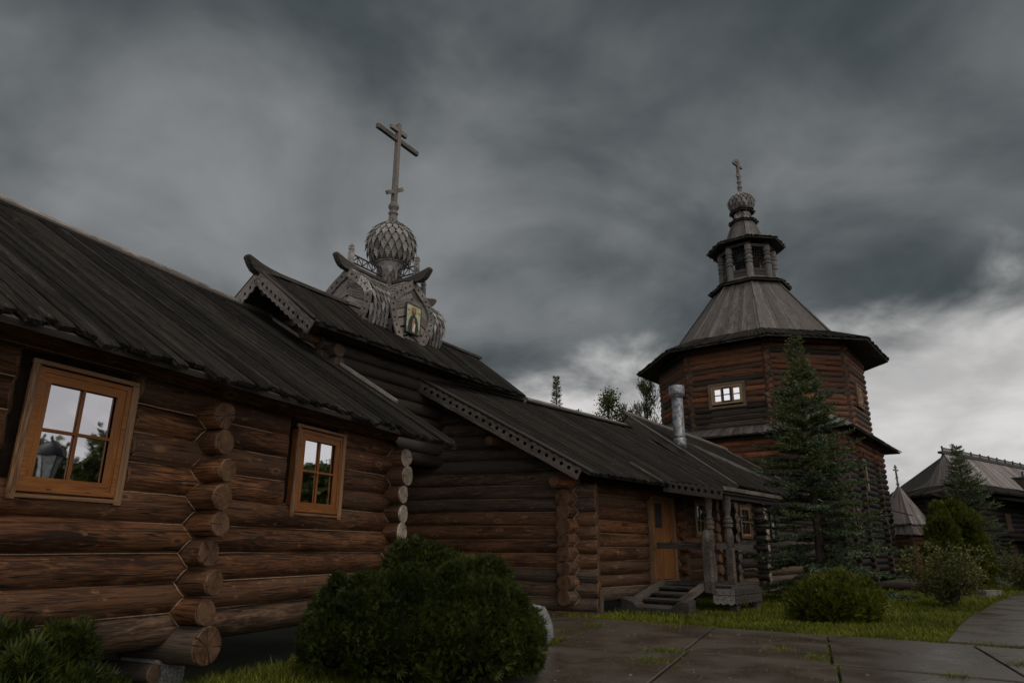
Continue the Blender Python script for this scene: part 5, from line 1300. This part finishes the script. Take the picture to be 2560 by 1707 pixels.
# trees and lamp on the open side of the yard, seen as reflections in the near windows
rr = random.Random(77)
for i in range(13):
    hdg = 47+4.6*i+rr.uniform(-1, 1); D = rr.uniform(36, 44)+(6 if i < 3 else 0); loc = (math.sin(rad(hdg))*D, math.cos(rad(hdg))*D, 0)
    ord_ = ['first', 'second', 'third', 'fourth', 'fifth', 'sixth', 'seventh', 'eighth', 'ninth', 'tenth', 'eleventh', 'twelfth', 'thirteenth'][i]
    if i % 3 == 1: spruce('spruce_tree', 'dark spruce in the tree line reflected in the near windows, %s tree from the hall' % ord_, loc, rr.uniform(6.5, 8.2), 2.4, 100+i, dens=.35, group='tree line on the open side')
    else: broad('deciduous_tree', 'leafy tree in the tree line reflected in the near windows, %s tree from the hall' % ord_, loc, rr.uniform(6.4, 7.8), rr.uniform(2.9, 3.6), 100+i, 9000, size=.42, zlow=.1, group='tree line on the open side')
def lamp():
    h = root('lamp_post', 'old-style street lantern on a post, mirrored in the large near window', 'street lamp', (8.1, 8.66, -.2), 20)
    p = MB(); p.lathe([(.16, 0), (.16, .3), (.09, .4), (.06, .6), (.05, 2.9), (.09, 2.95), (.05, 3.05), (.12, 3.18)], 12); mk('post', p, 'metaldk', h, smooth_=True)
    a = [V((.17*math.cos(rad(60*k)), .17*math.sin(rad(60*k)), 3.2)) for k in range(6)]; b = [V((.33*math.cos(rad(60*k)), .33*math.sin(rad(60*k)), 3.86)) for k in range(6)]
    for k in range(6):
        m = MB(); k2 = (k+1) % 6; n = (a[k]+a[k2]); n.z = 0; n = n.normalized()*.012; m.add([a[k], a[k2], b[k2], b[k]]+[x+n for x in (a[k], a[k2], b[k2], b[k])], [(3, 2, 1, 0), (4, 5, 6, 7)]); mk('pane', m, 'lampglass', h)
        m = MB(); m.obox(a[k], b[k], .035, .035); mk('glazing_bar', m, 'metaldk', h)
    h.scale = (.86, .86, .96)
    m = MB(); m.lathe([(.37, 3.86), (.36, 3.9), (.30, 4.02), (.18, 4.12), (.07, 4.16), (.03, 4.2), (.06, 4.25), (.02, 4.34)], 12); mk('lantern_cap', m, 'metaldk', h, smooth_=True)
lamp()
# ------------------------------------------------------------------ boulder and bits on the lawn
def rock(name, label, loc, s, seed, mat='stone', cat='boulder', group=None):
    r = random.Random(seed); mb = MB(); n, m = 14, 9
    for i in range(m+1):
        for k in range(n):
            q = 2*math.pi*k/n; t = math.pi*i/m; d = V((math.sin(t)*math.cos(q), math.sin(t)*math.sin(q), math.cos(t)))
            w = 1+.22*mnoise.noise(d*1.7+V((seed, 0, 0)))+.07*mnoise.noise(d*5+V((0, seed, 0)))
            mb.v.append((d.x*s[0]*w, d.y*s[1]*w, d.z*s[2]*w+s[2]*.7))
    for i in range(m):
        for k in range(n): mb.f.append((i*n+k, (i+1)*n+k, (i+1)*n+(k+1) % n, i*n+(k+1) % n)); mb.m.append(0)
    o = mk(name, mb, mat, None, Matrix.Translation(loc), smooth_=True); return tag(o, label, cat, group)
rock('boulder', 'pale speckled granite boulder half hidden behind the globe thuja', (.30, 11.3, -.05), (.36, .34, .42), 2)
tag(mk('wooden_block', (lambda m: (m.box(-.45, .45, -.14, .14, -.02, .22), m)[1])(MB()), 'grey', None, Matrix.Translation((15.6, 23.6, 0)) @ Matrix.Rotation(.5, 4, 'Z')), 'grey timber block lying at the lawn edge by the path', 'timber')
o = log(None, (13.1, 27.6, .16), (15.6, 24.8, .16), .17, ('logdark', 'enddark'), name='fallen_log'); tag(o, 'dark log lying on the grass behind the leafy shrub', 'log')
# ------------------------------------------------------------------ grass
def grass():
    r = random.Random(3); mb = MB(); st = MB(); d = hd(126); q = hd(23); o2 = V((1.06, 11.80))
    A = [V(p) for p in ((7.05, 11.95), (9.55, 15.45), (12.9, 19.6), (17.2, 24.7), (24.0, 32.2))]
    def paved(p):
        v = p-o2; det = d.x*q.y-d.y*q.x; s = (v.x*q.y-v.y*q.x)/det; t = (d.x*v.y-d.y*v.x)/det
        e = t-3.42
        if s > -1.95 and not (s < -.2 and t < -.05):
            if e < .0: return e
            if s > 4.6 and e < .35: return -1.
        # right-hand path
        for a, b in zip(A, A[1:]):
            if a.y <= p.y < b.y:
                x = a.x+(b.x-a.x)*(p.y-a.y)/(b.y-a.y)
                if p.x > x: return x-p.x
        return 1.
    def inhouse(p):
        v = V((p.x-CW.x, p.y-CW.y)); b = V((math.cos(rad(40)), -math.sin(rad(40)))); a = V((math.sin(rad(40)), math.cos(rad(40))))
        x, y = v.dot(b), v.dot(a)
        return (x < -.3 and y > -.1-.41*(-x)) or (x < .0 and y > 0) 
    n = 0
    def put(p, h, mbx, k=1., lean=.5):
        dr = V((r.uniform(-1, 1), r.uniform(-1, 1), 0))*lean; a = V((p.x, p.y, gz(p.x, p.y)-.01)); s = V((r.uniform(-1, 1), r.uniform(-1, 1), 0)).normalized()*(.0045+.0035*r.random())*k
        m = a+V((dr.x*h*.3, dr.y*h*.3, h*.6)); t = a+V((dr.x*h, dr.y*h, h))
        o = len(mbx.v); mbx.v += [tuple(a-s), tuple(a+s), tuple(m+s*.7), tuple(m-s*.7), tuple(t)]; mbx.f += [(o, o+1, o+2, o+3), (o+3, o+2, o+4)]; mbx.m += [0, 0]
    # lawn between the paving and the cottages, thinning with distance
    for i in range(150000):
        Y = 11.2+19*r.random()**1.55; X = Y*r.uniform(-.02, .74); p = V((X, Y))
        e = paved(p)
        if e < -.06 or inhouse(p): continue
        k = Y/12; h = r.uniform(.05, .13)*(1+.5*mnoise.noise(V((X*1.3, Y*1.3, 0))))*(1.15 if e >= 1 else 1)
        if mnoise.noise(V((X*.7, Y*.7, 4))) < -.42: h *= .5
        put(p, h*(1+.2*(k-1)), mb, k*1.25, .6)
    # beside and under the near house
    for i in range(60000):
        Y = r.uniform(4.2, 12.6); X = r.uniform(-4.6, .9); p = V((X, Y)); v = V((X+3.483, Y-7.875)); xx = v.x*.924-v.y*.383
        if xx < .05 or paved(p) < 0: continue
        put(p, r.uniform(.06, .19)*(1.1 if xx < 1.3 else .8), mb, 1.0, .6)
    # right-hand near foreground and joints of the paving
    for i in range(9000):
        Y = r.uniform(7.4, 9.3); X = r.uniform(-.6, 2.1); p = V((X, Y)); v = p-V((-.1, 8.1))
        if v.x*.75+v.y*.9 > 1.0*r.uniform(.7, 1.05): continue
        put(p, r.uniform(.03, .11), mb if r.random() < .6 else st, 1.0, .8)
    cuts = [-.2, 1.82, 3.8, 5.9]
    for i in range(5200):
        if r.random() < .55:
            s = r.choice(cuts[:3]); t = r.uniform(-3.2, 3.35); s2 = s+r.gauss(0, .022)+(.06 if t < 0 else 0)
            if mnoise.noise(V((s*3, t*1.1, 1))) < .05: continue
        else:
            s2 = r.uniform(-2.4, 8); t = r.gauss(0, .018)
            if mnoise.noise(V((s2*1.4, 0, 2))) < .0: continue
        p = o2+d*s2+q*t; put(p, r.uniform(.02, .065)+.03, mb, 1.0, .9)
    for cx, cy, rad_, k in ((1.55, 14.0, .22, 260), (2.2, 10.6, .26, 420), (1.85, 9.7, .25, 380), (4.15, 10.1, .18, 240), (3.95, 10.9, .14, 160), (3.05, 13.75, .15, 140), (6.6, 9.6, .2, 160), (.95, 12.9, .18, 160), (5.2, 8.7, .16, 120)):
        for i in range(k):
            p = V((cx+r.gauss(0, rad_*.6), cy+r.gauss(0, rad_*.45))); put(p, r.uniform(.03, .11)+.04, mb, 1.1, .9)
    # dry cut grass along the far edge of the paving
    for i in range(7000):
        s = r.uniform(-1.2, 6.5); t = 3.42+abs(r.gauss(.02, .13)); p = o2+d*s+q*t
        if mnoise.noise(V((s*.9, 3, 0))) < -.15: continue
        put(p, r.uniform(.015, .05), st, 1.3, 2.2)
    o = setting('grass', mb, 'grass', kind='stuff'); o = setting('dry_grass', st, 'straw', kind='stuff')
grass()
